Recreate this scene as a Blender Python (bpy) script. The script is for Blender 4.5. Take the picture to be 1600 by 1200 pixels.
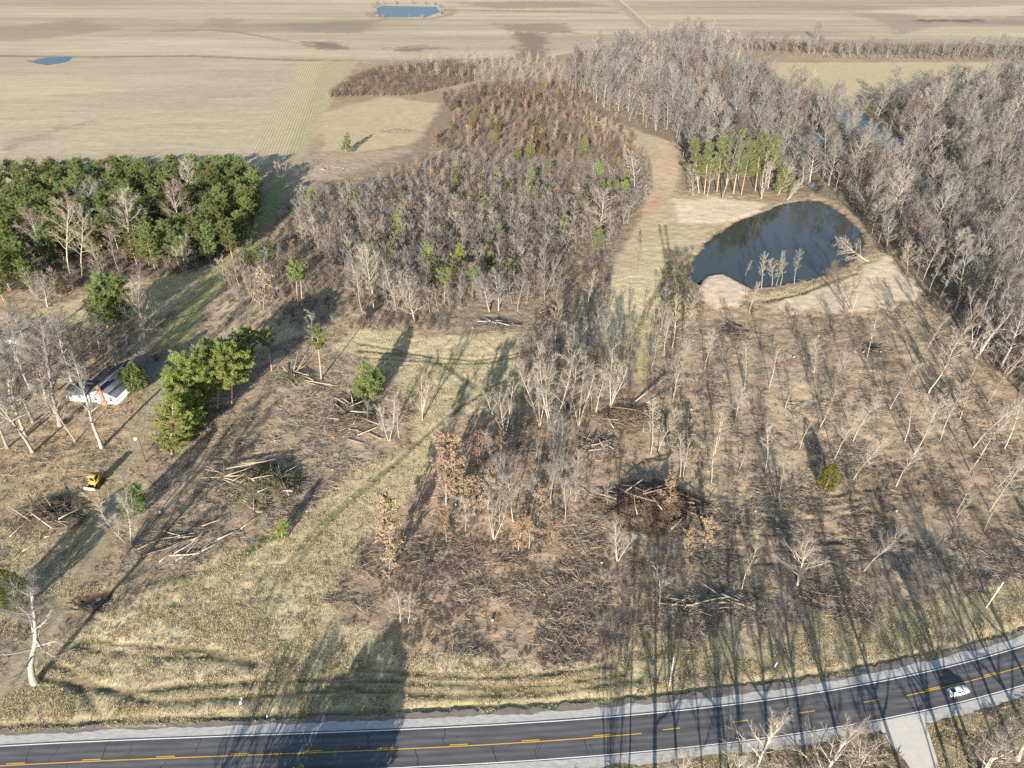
import bpy, bmesh, math, random
import numpy as np
from mathutils import Vector, Matrix, Euler

for o in list(bpy.data.objects):
    bpy.data.objects.remove(o)
scene = bpy.context.scene
C = scene.collection
RNG = np.random.default_rng(7)

# ------------------------------------------------------------------ camera, sky, sun, exposure
CAM_H, PITCH, FPX = 118.0, math.radians(34.0), 1111.0
cam = bpy.data.cameras.new('camera')
cam.sensor_width = 36.0
cam.lens = 36.0 * FPX / 1600.0
cam.clip_start, cam.clip_end = 1.0, 30000.0
cam_ob = bpy.data.objects.new('camera', cam)
cam_ob.location = (0, 0, CAM_H)
cam_ob.rotation_euler = (math.pi / 2 - PITCH, 0, 0)
C.objects.link(cam_ob)
scene.camera = cam_ob

SUN_EL, SUN_AZ = math.radians(15.5), math.radians(190.0)      # low sun behind the camera, a little to the left
world = bpy.data.worlds.new('World')
scene.world = world
world.use_nodes = True
wn = world.node_tree
sky = wn.nodes.new('ShaderNodeTexSky')
sky.sky_type = 'NISHITA'
sky.sun_disc = False
sky.sun_elevation = SUN_EL
sky.sun_rotation = SUN_AZ
sky.air_density = 1.0
sky.dust_density = 0.6
wn.nodes['Background'].inputs['Strength'].default_value = 0.09
wn.links.new(sky.outputs[0], wn.nodes['Background'].inputs['Color'])

sun = bpy.data.lights.new('sun', 'SUN')
sun.energy = 5.0
sun.angle = math.radians(0.5)
sun.color = (1.0, 0.925, 0.825)
sun_ob = bpy.data.objects.new('sun', sun)
to_sun = Vector((math.sin(SUN_AZ) * math.cos(SUN_EL), math.cos(SUN_AZ) * math.cos(SUN_EL), math.sin(SUN_EL)))
sun_ob.rotation_euler = to_sun.to_track_quat('Z', 'Y').to_euler()
sun_ob.location = (-60, -300, 200)
C.objects.link(sun_ob)

scene.view_settings.view_transform = 'Standard'
scene.view_settings.look = 'None'
scene.view_settings.gamma = 1.0
scene.view_settings.use_curve_mapping = False
scene.view_settings.exposure = 1.42
scene.cycles.max_bounces = 5
scene.cycles.diffuse_bounces = 2
scene.cycles.glossy_bounces = 2
scene.cycles.transmission_bounces = 2
scene.cycles.volume_bounces = 0
scene.cycles.use_denoising = False
scene.cycles.caustics_reflective = False
scene.cycles.caustics_refractive = False

# ------------------------------------------------------------------ where a point of the photograph stands on the ground
CP, SP = math.cos(PITCH), math.sin(PITCH)


def G(px, py, z=0.0):
    u, v = (px - 800.0) / FPX, (600.0 - py) / FPX
    t = (z - CAM_H) / (-SP + v * CP)
    return (u * t, (CP + v * SP) * t)


def GP(pts):
    return np.array([G(*p) for p in pts], float)


def depth_of(y, z=0.0):
    return y * CP + (CAM_H - z) * SP


def height_from_top(base, top):
    """height and sideways lean of an upright thing whose foot and top are seen at two pixels"""
    x, y = G(*base)
    ang = PITCH + math.atan((top[1] - 600.0) / FPX)
    # the ray through the top, met in the vertical plane y = const
    v = (600.0 - top[1]) / FPX
    t = y / (CP + v * SP)
    z = CAM_H + t * (-SP + v * CP)
    xt = (top[0] - 800.0) / FPX * t
    return x, y, max(z, 1.0), xt - x


# ------------------------------------------------------------------ noise
def _hash(ix, iy, seed):
    h = (ix.astype(np.int64) * 374761393 + iy.astype(np.int64) * 668265263 + seed * 974711) & 0x7FFFFFFF
    h = ((h ^ (h >> 13)) * 1274126177) & 0x7FFFFFFF
    return ((h ^ (h >> 16)) & 0xFFFF) / 65535.0


def vn(x, y, s, seed=0):
    x, y = x / s, y / s
    ix, iy = np.floor(x), np.floor(y)
    fx, fy = x - ix, y - iy
    fx, fy = fx * fx * (3 - 2 * fx), fy * fy * (3 - 2 * fy)
    a, b = _hash(ix, iy, seed), _hash(ix + 1, iy, seed)
    c, d = _hash(ix, iy + 1, seed), _hash(ix + 1, iy + 1, seed)
    return (a + (b - a) * fx) * (1 - fy) + (c + (d - c) * fx) * fy


def fbm(x, y, s, seed=0, oct=3):
    r, a, t = 0.0, 1.0, 0.0
    for i in range(oct):
        r = r + a * vn(x + 17.3 * i, y - 9.1 * i, s / 2 ** i, seed + i)
        t += a
        a *= 0.55
    return r / t * 2 - 1


def sdf_poly(x, y, P):
    """signed distance to a polygon, positive inside"""
    d = np.full(x.shape, 1e18)
    ins = np.zeros(x.shape, bool)
    n = len(P)
    for i in range(n):
        a, b = P[i], P[(i + 1) % n]
        ex, ey = b - a
        L = ex * ex + ey * ey + 1e-12
        t = np.clip(((x - a[0]) * ex + (y - a[1]) * ey) / L, 0, 1)
        dx, dy = x - a[0] - t * ex, y - a[1] - t * ey
        d = np.minimum(d, dx * dx + dy * dy)
        c = (a[1] > y) != (b[1] > y)
        xi = (b[0] - a[0]) * (y - a[1]) / (b[1] - a[1] if b[1] != a[1] else 1e-9) + a[0]
        ins ^= c & (x < xi)
    d = np.sqrt(d)
    return np.where(ins, d, -d)


def dist_line(x, y, P):
    d = np.full(x.shape, 1e18)
    for a, b in zip(P[:-1], P[1:]):
        ex, ey = b - a
        t = np.clip(((x - a[0]) * ex + (y - a[1]) * ey) / (ex * ex + ey * ey + 1e-12), 0, 1)
        d = np.minimum(d, (x - a[0] - t * ex) ** 2 + (y - a[1] - t * ey) ** 2)
    return np.sqrt(d)


def sstep(a, b, v):
    t = np.clip((v - a) / (b - a), 0, 1)
    return t * t * (3 - 2 * t)


def smooth_line(pts, n=6):
    """Catmull-Rom through world points"""
    P = np.asarray(pts, float)
    if len(P) < 3:
        return P
    Q = np.vstack([2 * P[0] - P[1], P, 2 * P[-1] - P[-2]])
    out = []
    for i in range(1, len(Q) - 2):
        p0, p1, p2, p3 = Q[i - 1:i + 3]
        for k in range(n):
            t = k / n
            out.append(0.5 * (2 * p1 + (p2 - p0) * t + (2 * p0 - 5 * p1 + 4 * p2 - p3) * t * t + (3 * p1 - p0 - 3 * p2 + p3) * t ** 3))
    out.append(P[-1])
    return np.array(out)


# ------------------------------------------------------------------ mesh helpers
class Geo:
    def __init__(self):
        self.v, self.q, self.t, self.n = [], [], [], 0

    def add(self, v, q=None, t=None):
        v = np.asarray(v, float).reshape(-1, 3)
        if q is not None and len(q):
            self.q.append(np.asarray(q, int) + self.n)
        if t is not None and len(t):
            self.t.append(np.asarray(t, int) + self.n)
        self.v.append(v)
        self.n += len(v)

    def arrays(self):
        v = np.vstack(self.v) if self.v else np.zeros((0, 3))
        q = np.vstack(self.q) if self.q else np.zeros((0, 4), int)
        t = np.vstack(self.t) if self.t else np.zeros((0, 3), int)
        return v, q, t

    def tube(self, pts, rad, sides=5, cap=False):
        P = np.asarray(pts, float)
        n = len(P)
        R = np.broadcast_to(np.asarray(rad, float), (n,))
        T = np.gradient(P, axis=0)
        T /= np.linalg.norm(T, axis=1)[:, None] + 1e-9
        ref = np.array([0, 0, 1.0]) if abs(T[:, 2]).mean() < 0.8 else np.array([1.0, 0, 0])
        A = np.cross(T, ref)
        A /= np.linalg.norm(A, axis=1)[:, None] + 1e-9
        B = np.cross(T, A)
        ang = np.arange(sides) * 2 * math.pi / sides
        V = P[:, None] + R[:, None, None] * (np.cos(ang)[None, :, None] * A[:, None] + np.sin(ang)[None, :, None] * B[:, None])
        i = np.arange(n - 1)[:, None] * sides
        j = np.arange(sides)[None]
        k = (j + 1) % sides
        Q = np.stack([i + j, i + k, i + sides + k, i + sides + j], -1).reshape(-1, 4)
        t = []
        if cap:
            for s in range(1, sides - 1):
                t.append((0, s + 1, s))
                o = (n - 1) * sides
                t.append((o, o + s, o + s + 1))
        self.add(V.reshape(-1, 3), Q, t)

    def spikes(self, a, b, r):
        a, b = np.asarray(a, float), np.asarray(b, float)
        r = np.broadcast_to(np.asarray(r, float), (len(a),))
        T = b - a
        T /= np.linalg.norm(T, axis=1)[:, None] + 1e-9
        ref = np.where(np.abs(T[:, 2:3]) < 0.9, np.array([[0, 0, 1.0]]), np.array([[1.0, 0, 0]]))
        A = np.cross(T, ref)
        A /= np.linalg.norm(A, axis=1)[:, None] + 1e-9
        B = np.cross(T, A)
        V = np.empty((len(a), 4, 3))
        for k in range(3):
            c, s = math.cos(k * 2.0944), math.sin(k * 2.0944)
            V[:, k] = a + r[:, None] * (c * A + s * B)
        V[:, 3] = b
        o = (np.arange(len(a)) * 4)[:, None, None]
        self.add(V.reshape(-1, 3), None, (o + np.array([[0, 1, 3], [1, 2, 3], [2, 0, 3]])[None]).reshape(-1, 3))

    def blades(self, p, d, w, side):
        """one triangle per blade: foot p, direction-with-length d, half width w, side vector"""
        V = np.empty((len(p), 3, 3))
        V[:, 0], V[:, 1], V[:, 2] = p - side * w[:, None], p + side * w[:, None], p + d
        self.add(V.reshape(-1, 3), None, np.arange(len(p) * 3).reshape(-1, 3))

    def leaves(self, p, a, b):
        """one kite per leaf, half axes a and b"""
        V = np.stack([p - a, p - b, p + a, p + b], 1)
        self.add(V.reshape(-1, 3), np.arange(len(p) * 4).reshape(-1, 4))

    def box(self, c, s, rot=None):
        c, s = np.array(c, float), np.array(s, float) / 2
        V = np.array([[x, y, z] for x in (-1, 1) for y in (-1, 1) for z in (-1, 1)], float) * s
        if rot is not None:
            V = V @ np.array(rot).T
        self.add(V + c, [(0, 1, 3, 2), (4, 6, 7, 5), (0, 4, 5, 1), (2, 3, 7, 6), (0, 2, 6, 4), (1, 5, 7, 3)])

    def quad(self, a, b, c, d):
        self.add([a, b, c, d], [(0, 1, 2, 3)])

    def mesh(self, name, mat, smooth=False):
        v, q, t = self.arrays()
        return np_mesh(name, v, q, t, mat, smooth)


def np_mesh(name, v, q, t, mat, smooth=False):
    me = bpy.data.meshes.new(name)
    me.vertices.add(len(v))
    me.vertices.foreach_set('co', np.ascontiguousarray(v, np.float32).ravel())
    loops = np.concatenate([np.asarray(q, np.int32).ravel(), np.asarray(t, np.int32).ravel()])
    tot = np.concatenate([np.full(len(q), 4, np.int32), np.full(len(t), 3, np.int32)])
    me.loops.add(len(loops))
    me.loops.foreach_set('vertex_index', loops)
    me.polygons.add(len(tot))
    me.polygons.foreach_set('loop_start', np.concatenate([[0], np.cumsum(tot)[:-1]]).astype(np.int32))
    if smooth:
        me.polygons.foreach_set('use_smooth', np.ones(len(tot), bool))
    if mat is not None:
        me.materials.append(mat)
    me.update(calc_edges=True)
    me.validate()
    return me


def put(name, me, parent=None, **props):
    o = bpy.data.objects.new(name, me)
    C.objects.link(o)
    if parent is not None:
        o.parent = parent
    for k, v in props.items():
        if v is not None:
            o[k] = v
    return o


def empty(name, loc, label, category, group=None, rot=(0, 0, 0), scale=1.0):
    o = bpy.data.objects.new(name, None)
    o.empty_display_size = 0.5
    C.objects.link(o)
    o.location, o.rotation_euler, o.scale = loc, rot, (scale,) * 3
    o['label'], o['category'] = label, category
    if group:
        o['group'] = group
    return o


# ------------------------------------------------------------------ materials
def mat(name, col, rough=0.9, var=0.0, scale=4.0, stretch=(1, 1, 1), rnd=0.0, bump=0.0, spec=0.2, metal=0.0, trans=0.0, hue=0.0):
    m = bpy.data.materials.new(name)
    m.use_nodes = True
    nt = m.node_tree
    b = nt.nodes['Principled BSDF']
    b.inputs['Roughness'].default_value = rough
    b.inputs['Specular IOR Level'].default_value = spec
    b.inputs['Metallic'].default_value = metal
    b.inputs['Base Color'].default_value = (*col, 1)
    L = nt.links.new
    if var or rnd or bump or hue:
        tc = nt.nodes.new('ShaderNodeTexCoord')
        mp = nt.nodes.new('ShaderNodeMapping')
        mp.inputs['Scale'].default_value = stretch
        no = nt.nodes.new('ShaderNodeTexNoise')
        no.inputs['Scale'].default_value = scale
        no.inputs['Detail'].default_value = 4
        L(tc.outputs['Object'], mp.inputs['Vector'])
        L(mp.outputs[0], no.inputs['Vector'])
        oi = nt.nodes.new('ShaderNodeObjectInfo')
        f = nt.nodes.new('ShaderNodeMath')          # 1 + var*(n-.5)*2
        f.operation = 'MULTIPLY_ADD'
        f.inputs[1].default_value = 2 * var
        f.inputs[2].default_value = 1 - var
        L(no.outputs['Fac'], f.inputs[0])
        g = nt.nodes.new('ShaderNodeMath')
        g.operation = 'MULTIPLY_ADD'
        g.inputs[1].default_value = 2 * rnd
        g.inputs[2].default_value = 1 - rnd
        L(oi.outputs['Random'], g.inputs[0])
        k = nt.nodes.new('ShaderNodeMath')
        k.operation = 'MULTIPLY'
        L(f.outputs[0], k.inputs[0])
        L(g.outputs[0], k.inputs[1])
        hs = nt.nodes.new('ShaderNodeHueSaturation')
        hs.inputs['Color'].default_value = (*col, 1)
        L(k.outputs[0], hs.inputs['Value'])
        if hue:
            h = nt.nodes.new('ShaderNodeMath')
            h.operation = 'MULTIPLY_ADD'
            h.inputs[1].default_value = hue
            h.inputs[2].default_value = 0.5 - hue / 2
            L(oi.outputs['Random'], h.inputs[0])
            L(h.outputs[0], hs.inputs['Hue'])
        L(hs.outputs[0], b.inputs['Base Color'])
        if bump:
            bp = nt.nodes.new('ShaderNodeBump')
            bp.inputs['Strength'].default_value = bump
            bp.inputs['Distance'].default_value = 0.05
            L(no.outputs['Fac'], bp.inputs['Height'])
            L(bp.outputs[0], b.inputs['Normal'])
    if trans:
        tr = nt.nodes.new('ShaderNodeBsdfTranslucent')
        mx = nt.nodes.new('ShaderNodeMixShader')
        mx.inputs[0].default_value = trans
        if b.inputs['Base Color'].is_linked:
            L(b.inputs['Base Color'].links[0].from_socket, tr.inputs['Color'])
        else:
            tr.inputs['Color'].default_value = (*col, 1)
        L(b.outputs[0], mx.inputs[1])
        L(tr.outputs[0], mx.inputs[2])
        L(mx.outputs[0], nt.nodes['Material Output'].inputs['Surface'])
    return m
# ------------------------------------------------------------------ the road's centre line
ROAD_PX = [(0, 1196), (270, 1183), (530, 1172), (800, 1159.5), (1002, 1147), (1060, 1140), (1161, 1129), (1262, 1114), (1364, 1095), (1414, 1083), (1600, 1041)]
_rc = GP(ROAD_PX)
ROAD_C = np.polyfit(_rc[:, 0], _rc[:, 1], 3)
RX0, RX1 = -150.0, 175.0


def road_y(x):
    x = np.asarray(x, float)
    xc = np.clip(x, -110, 130)
    sl = np.polyval(np.polyder(ROAD_C), xc)
    return np.polyval(ROAD_C, xc) + (x - xc) * sl


def road_pt(x, off, z=0.0):
    x = np.asarray(x, float)
    s = (road_y(x + .5) - road_y(x - .5))
    n = np.sqrt(1 + s * s)
    return np.stack([x - s / n * off, road_y(x) + off / n, np.full(x.shape, z) if np.isscalar(z) else z], -1)


def road_off(x, y):
    s = (road_y(x + .5) - road_y(x - .5))
    return (y - road_y(x)) / np.sqrt(1 + s * s)


# ------------------------------------------------------------------ the ground: one sheet out to the horizon
def axis(parts):
    out = [parts[0][0]]
    for a, b, s0, s1 in parts:
        n = max(1, int(round(abs(b - a) / ((s0 + s1) / 2))))
        t = np.linspace(0, 1, n + 1)[1:]
        w = s0 * t + (s1 - s0) * t * t / 2
        out += list(a + (b - a) * w / w[-1])
    return np.array(out)


_xp = axis([(0, 115, .7, .7), (115, 320, .75, 1.5), (320, 900, 1.6, 9), (900, 9000, 15, 900)])
GXS = np.concatenate([-_xp[:0:-1], _xp])
GYS = np.concatenate([axis([(-1500, 0, 300, 20), (0, 46, 8, 1)])[:-1], axis([(46, 245, .7, .7), (245, 420, .75, 1.3), (420, 760, 1.4, 4), (760, 1500, 4, 10), (1500, 12000, 12, 1200)])])
NX, NY = len(GXS), len(GYS)
X, Y = [a.ravel() for a in np.meshgrid(GXS, GYS)]
COL = np.empty((len(X), 3))
ROUGH = np.zeros(len(X))
GRASS = np.zeros(len(X))
Z = np.zeros(len(X))
N_BIG = fbm(X, Y, 30, 1)
N_MID = fbm(X, Y, 7, 5)
N_SML = fbm(X, Y, 2.2, 9)


def near(P, pad):
    lo, hi = P.min(0) - pad, P.max(0) + pad
    return np.nonzero((X > lo[0]) & (X < hi[0]) & (Y > lo[1]) & (Y < hi[1]))[0]


def blend(i, m, col=None, rough=None, grass=None):
    if col is not None:
        COL[i] += (np.array(col) - COL[i]) * m[:, None]
    if rough is not None:
        ROUGH[i] += (rough - ROUGH[i]) * m
    if grass is not None:
        GRASS[i] += (grass - GRASS[i]) * m


def zone(px, col=None, soft=2.0, wob=3.0, rough=None, grass=None, k=1.0, z=None, world=False):
    P = np.array(px, float) if world else GP(px)
    i = near(P, soft + wob * 2 + 2)
    d = sdf_poly(X[i], Y[i], P) + wob * (N_MID[i] * 1.1 + N_SML[i] * .5)
    m = sstep(-soft, soft, d) * k
    blend(i, m, col, rough, grass)
    if z is not None:
        Z[i] += z * m
    return i, d


def stroke(px, w, col=None, soft=.7, wob=.5, rough=None, grass=None, k=1.0, z=0.0, world=False):
    P = smooth_line(px if world else GP(px))
    i = near(P, w + soft + wob * 2 + 2)
    d = dist_line(X[i], Y[i], P) + wob * N_SML[i] + wob * N_MID[i]
    m = (1 - sstep(w / 2 - soft, w / 2 + soft, d)) * k
    blend(i, m, col, rough, grass)
    Z[i] += z * m


def mottle(i, cols, s, seed, k=1.0, stretch=(1, 1)):
    n = np.clip(fbm(X[i] * stretch[0], Y[i] * stretch[1], s, seed, 4) * .9 + .5, 0, 1)
    a, b = np.array(cols[0]), np.array(cols[1])
    c = a + (b - a) * n[:, None]
    COL[i] += (c - COL[i]) * k


STUB, SOIL, MULCH, LEAF = (.40, .33, .225), (.25, .205, .155), (.31, .235, .155), (.30, .21, .13)
TAN, BANK, OLIVE, DRY = (.40, .315, .21), (.50, .40, .285), (.25, .225, .105), (.40, .335, .185)
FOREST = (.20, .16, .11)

# --- farm land
allv = np.arange(len(X))
COL[:] = STUB
mottle(allv, [(.20, .16, .12), (.50, .41, .275)], 130, 21, .95, (.40, 1.5))
mottle(allv, [(.27, .225, .175), (.50, .42, .295)], 24, 22, .5, (.08, 1.5))
zone([(-900, 255), (-60, 240), (395, 242), (505, 95), (250, 92), (110, 90), (-300, 88)], (.42, .35, .24), 3, 3, k=.4)
zone([(395, 240), (462, 240), (522, 95), (470, 93)], (.40, .325, .215), 1.5, .5, k=.9)
for p, c, k in [([(0, 225), (60, 205), (140, 190), (70, 215), (10, 235)], SOIL, .5), ([(60, 150), (330, 135), (440, 140), (430, 150), (200, 158)], (.34, .285, .21), .6),
                ([(330, 112), (460, 118), (440, 128), (330, 122)], (.34, .285, .21), .6), ([(-200, 70), (80, 60), (190, 45), (120, 30), (40, 40), (-200, 45)], SOIL, .55),
                ([(470, 65), (530, 66), (545, 78), (500, 76)], (.20, .165, .125), .9), ([(600, 76), (655, 72), (700, 76), (640, 81)], (.21, .175, .13), .9),
                ([(795, 50), (850, 52), (860, 95), (800, 92), (812, 65)], (.21, .17, .125), .9), ([(770, 38), (880, 36), (900, 52), (800, 50)], (.24, .2, .145), .7),
                ([(440, 38), (600, 30), (560, 52), (470, 50)], (.24, .2, .145), .6), ([(330, 28), (380, 30), (370, 42), (310, 42)], (.27, .22, .16), .6),
                ([(700, 3), (900, 2), (960, 10), (780, 14)], (.27, .225, .16), .7), ([(1330, 22), (1420, 20), (1470, 40), (1400, 55), (1380, 35)], (.27, .225, .17), .6),
                ([(1440, 31), (1530, 30), (1530, 34), (1440, 34)], (.13, .11, .09), .9), ([(1340, 18), (1600, 8), (1600, 25), (1480, 26)], (.5, .42, .31), .6)]:
    zone(p, c, 9, 12, k=min(1, k * 1.25))
stroke([(240, 50), (320, 47), (380, 52), (450, 66), (500, 74)], 7, (.22, .19, .12), 2, 2, k=.8)
stroke([(270, 52), (330, 50), (400, 58), (470, 70)], 3, (.5, .42, .3), 1, 1, k=.7)
stroke([(-60, 86), (100, 89), (300, 88), (430, 93), (520, 95), (560, 96)], 8, (.20, .165, .11), 2, 2, k=.9)
stroke([(560, 96), (700, 97)], 8, (.3, .25, .16), 2, 2, k=.8)
stroke([(700, 15), (800, 17), (960, 20)], 14, (.24, .22, .13), 4, 4, k=.8)
stroke([(955, -6), (985, 20), (1010, 45)], 14, (.30, .26, .16), 4, 3, k=.8)
stroke([(962, -6), (992, 20), (1015, 42)], 4, (.48, .39, .27), 1, 1, k=.9)
stroke([(577, 20), (590, 27), (650, 30), (700, 24), (708, 14)], 12, (.27, .24, .14), 3, 3, k=.9)

# --- the property
PROP = [(-700, 285), (0, 290), (395, 262), (455, 246), (500, 190), (520, 148), (545, 100), (620, 97), (720, 92), (870, 88), (1000, 60), (1120, 70), (1150, 60), (1600, 70), (2300, 75), (3200, 1500), (-900, 1500)]
i, d = zone(PROP, MULCH, 2, 2, rough=.7)
j = i[d > 0]
mottle(j, [(.20, .15, .10), (.40, .31, .21)], 9, 31, .65)
mottle(j, [(.26, .19, .125), (.36, .28, .185)], 40, 32, .5)
zone([(440, 262), (505, 95), (560, 95), (522, 150), (492, 212), (468, 262)], (.35, .30, .19), 2, 2, rough=.25, grass=.5)
zone([(502, 235), (500, 178), (600, 152), (690, 163), (702, 190), (660, 220), (560, 238)], (.42, .325, .21), 3, 4, rough=.3)
zone([(440, 250), (560, 238), (655, 232), (620, 272), (520, 292), (440, 292)], (.35, .265, .195), 3, 4, rough=.6)
zone([(700, 130), (730, 128), (735, 150), (705, 150)], (.36, .28, .19), 2, 3)
# right wood, thicket and wood floors
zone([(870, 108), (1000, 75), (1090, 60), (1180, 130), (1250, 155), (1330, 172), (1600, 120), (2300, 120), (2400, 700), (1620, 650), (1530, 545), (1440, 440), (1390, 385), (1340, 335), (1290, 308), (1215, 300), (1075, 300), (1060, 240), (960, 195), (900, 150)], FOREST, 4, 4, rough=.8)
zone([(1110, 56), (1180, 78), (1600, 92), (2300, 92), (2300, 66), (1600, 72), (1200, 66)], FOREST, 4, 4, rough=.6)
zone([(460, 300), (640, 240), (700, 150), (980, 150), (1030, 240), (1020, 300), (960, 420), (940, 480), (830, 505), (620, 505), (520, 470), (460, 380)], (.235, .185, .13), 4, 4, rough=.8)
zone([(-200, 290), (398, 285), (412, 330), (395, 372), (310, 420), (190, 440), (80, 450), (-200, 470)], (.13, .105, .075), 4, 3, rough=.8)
zone([(1150, 98), (1565, 97), (1545, 125), (1440, 142), (1330, 150), (1255, 152), (1185, 128)], (.43, .355, .21), 3, 3, rough=.15)
# sandy track and pond banks
zone([(905, 163), (935, 178), (1000, 205), (1052, 222), (1064, 262), (1052, 305), (1130, 311), (1200, 317), (1180, 342), (1110, 362), (1085, 400), (1075, 440), (1030, 500), (1000, 590), (962, 602), (930, 560), (948, 470), (958, 420), (1000, 342), (1018, 290), (1010, 242), (955, 212)], (.41, .325, .215), 2, 2, rough=.35)
zone([(1030, 225), (1058, 232), (1062, 275), (1045, 300), (1020, 280)], (.47, .35, .235), 2, 2)
zone([(1020, 305), (1040, 310), (1030, 330), (1005, 330)], (.42, .255, .165), 2, 2, k=.7)
zone([(1052, 310), (1125, 309), (1196, 317), (1178, 336), (1110, 350), (1060, 346)], (.54, .44, .32), 2, 2, rough=.3, z=.25)
zone([(965, 425), (1035, 410), (1080, 400), (1075, 440), (1030, 500), (1000, 590), (960, 600), (935, 560), (950, 470)], (.46, .385, .24), 3, 3, rough=.4, grass=.55)
zone([(1000, 380), (1080, 365), (1085, 398), (1040, 415), (1000, 415)], (.43, .36, .225), 3, 3, rough=.4)
zone([(985, 500), (1040, 480), (1020, 560), (1000, 590), (965, 575)], (.31, .29, .13), 3, 3, k=.55)
zone([(1040, 395), (1095, 395), (1100, 450), (1110, 490), (1070, 500), (1035, 470)], (.21, .20, .09), 2, 3, rough=.6, grass=.8)  # weedy pond end; tree shadow painted into the darker ground colour
zone([(1103, 432), (1130, 427), (1172, 450), (1152, 477), (1118, 481), (1086, 458)], (.53, .415, .305), 1.5, 1.5, rough=.3, z=.5)
zone([(1205, 478), (1255, 452), (1310, 432), (1382, 398), (1408, 425), (1435, 442), (1440, 470), (1380, 482), (1330, 490), (1230, 487)], (.52, .42, .30), 2, 2, rough=.35, z=.4)
stroke([(1172, 470), (1240, 456), (1310, 432), (1385, 394)], 5, (.36, .31, .17), 1.2, 1.2, rough=.5, grass=.8)
stroke([(1198, 470), (1250, 460), (1300, 440), (1340, 428)], 1.6, (.10, .085, .065), .5, .6, z=-.35)
# clearing with rows of thin trees
i, d = zone([(1085, 482), (1180, 488), (1330, 490), (1440, 470), (1530, 560), (1650, 690), (1800, 900), (1600, 905), (1320, 985), (1120, 1000), (1000, 960), (1000, 820), (1010, 640), (1045, 560)], (.34, .26, .17), 3, 4, rough=.7)
j = i[d > 2]
mottle(j, [(.21, .16, .11), (.46, .36, .245)], 6, 41, .65, (.6, 1.4))
mottle(j, [(.26, .19, .125), (.43, .335, .225)], 28, 42, .5)
for a, b in [((1120, 500), (1095, 760)), ((1190, 500), (1180, 780)), ((1290, 500), (1270, 720)), ((1370, 500), (1420, 720)), ((1440, 520), (1540, 740))]:
    stroke([a, ((a[0] + b[0]) / 2 + 3, (a[1] + b[1]) / 2), b], 2.2, (.165, .13, .1), .8, 1, k=.6)
for k in range(11):
    y0 = 716 + k * 7
    stroke([(1330 + k * 6, y0 + 24), (1400, y0 + 4 - k), (1480 + k * 4, y0 + 6)], 1.0, (.15, .115, .085), .4, .5, k=.8, z=-.22)
for k in range(12):
    y0 = 775 + k * 9
    stroke([(1120 + (k % 3) * 12, y0), (1200, y0 + 6), (1300, y0 - 2 + (k % 4) * 3), (1400, y0 - 14)], .9, (.15, .115, .085), .4, .8, k=.85, z=-.32)
zone([(1380, 850), (1450, 830), (1500, 870), (1440, 915), (1390, 895)], (.34, .29, .24), 3, 4, k=.5)
zone([(1050, 940), (1180, 925), (1330, 940), (1320, 985), (1120, 1000), (1000, 990)], (.27, .21, .155), 3, 3, rough=.8)
# centre stand on red-brown leaf litter
i, d = zone([(640, 700), (700, 640), (840, 670), (960, 700), (1010, 800), (1010, 960), (900, 1020), (800, 1035), (650, 1000), (590, 940), (560, 860), (600, 800), (640, 760)], LEAF, 4, 4, rough=.75)
j = i[d > 2]
mottle(j, [(.25, .175, .12), (.45, .335, .225)], 6, 51, .65)
mottle(j, [(.34, .27, .20), (.34, .225, .145)], 26, 52, .5)
zone([(520, 870), (610, 800), (640, 900), (640, 985), (560, 985), (500, 930)], (.29, .215, .145), 3, 4, rough=.6, k=.7)
zone([(690, 890), (760, 930), (740, 960), (680, 920)], (.30, .255, .215), 2, 3, k=.6)
zone([(700, 1000), (850, 990), (930, 1010), (880, 1040), (740, 1040)], (.30, .245, .19), 2, 3, k=.5)
# middle field of rough dry grass
i, d = zone([(508, 545), (560, 515), (640, 522), (720, 530), (800, 522), (835, 540), (835, 600), (790, 625), (735, 650), (700, 672), (680, 720), (640, 770), (560, 860), (510, 930), (520, 985), (600, 990), (660, 1012), (840, 1042), (930, 1050), (1010, 1000), (1100, 1010), (1100, 1090), (900, 1110), (540, 1130), (0, 1155), (-500, 1175), (-60, 1120), (10, 1100), (60, 1040), (100, 990), (200, 950), (280, 905), (360, 868), (430, 830), (490, 790), (560, 735), (640, 700), (650, 640), (610, 590), (570, 560)], (.46, .385, .245), 2, 2.5, rough=.45, grass=1)
j = i[d > 0]
mottle(j, [(.35, .29, .165), (.55, .45, .275)], 5, 61, .6)
mottle(j, [(.38, .33, .195), (.50, .415, .27)], 35, 62, .5)
zone([(500, 520), (560, 500), (660, 525), (690, 560), (760, 620), (720, 660), (640, 640), (590, 560)], (.35, .315, .165), 3, 4, k=.4)
zone([(560, 740), (680, 690), (660, 760), (560, 850), (470, 850), (490, 795)], (.34, .305, .16), 3, 4, k=.4)
zone([(0, 1100), (200, 1070), (540, 1060), (900, 1060), (1100, 1040), (1600, 935), (1900, 870), (1900, 960), (1600, 1010), (1250, 1075), (900, 1120), (540, 1142), (0, 1168)], (.37, .315, .18), 3, 4, rough=.3, grass=.8, k=.7)
zone([(540, 1100), (900, 1085), (900, 1115), (540, 1135)], (.36, .31, .16), 2, 2, k=.5)
zone([(1000, 1000), (1330, 975), (1600, 905), (1900, 840), (1900, 900), (1600, 960), (1250, 1040), (1000, 1075)], (.36, .30, .18), 2, 4, rough=.35, grass=.8)
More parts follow.
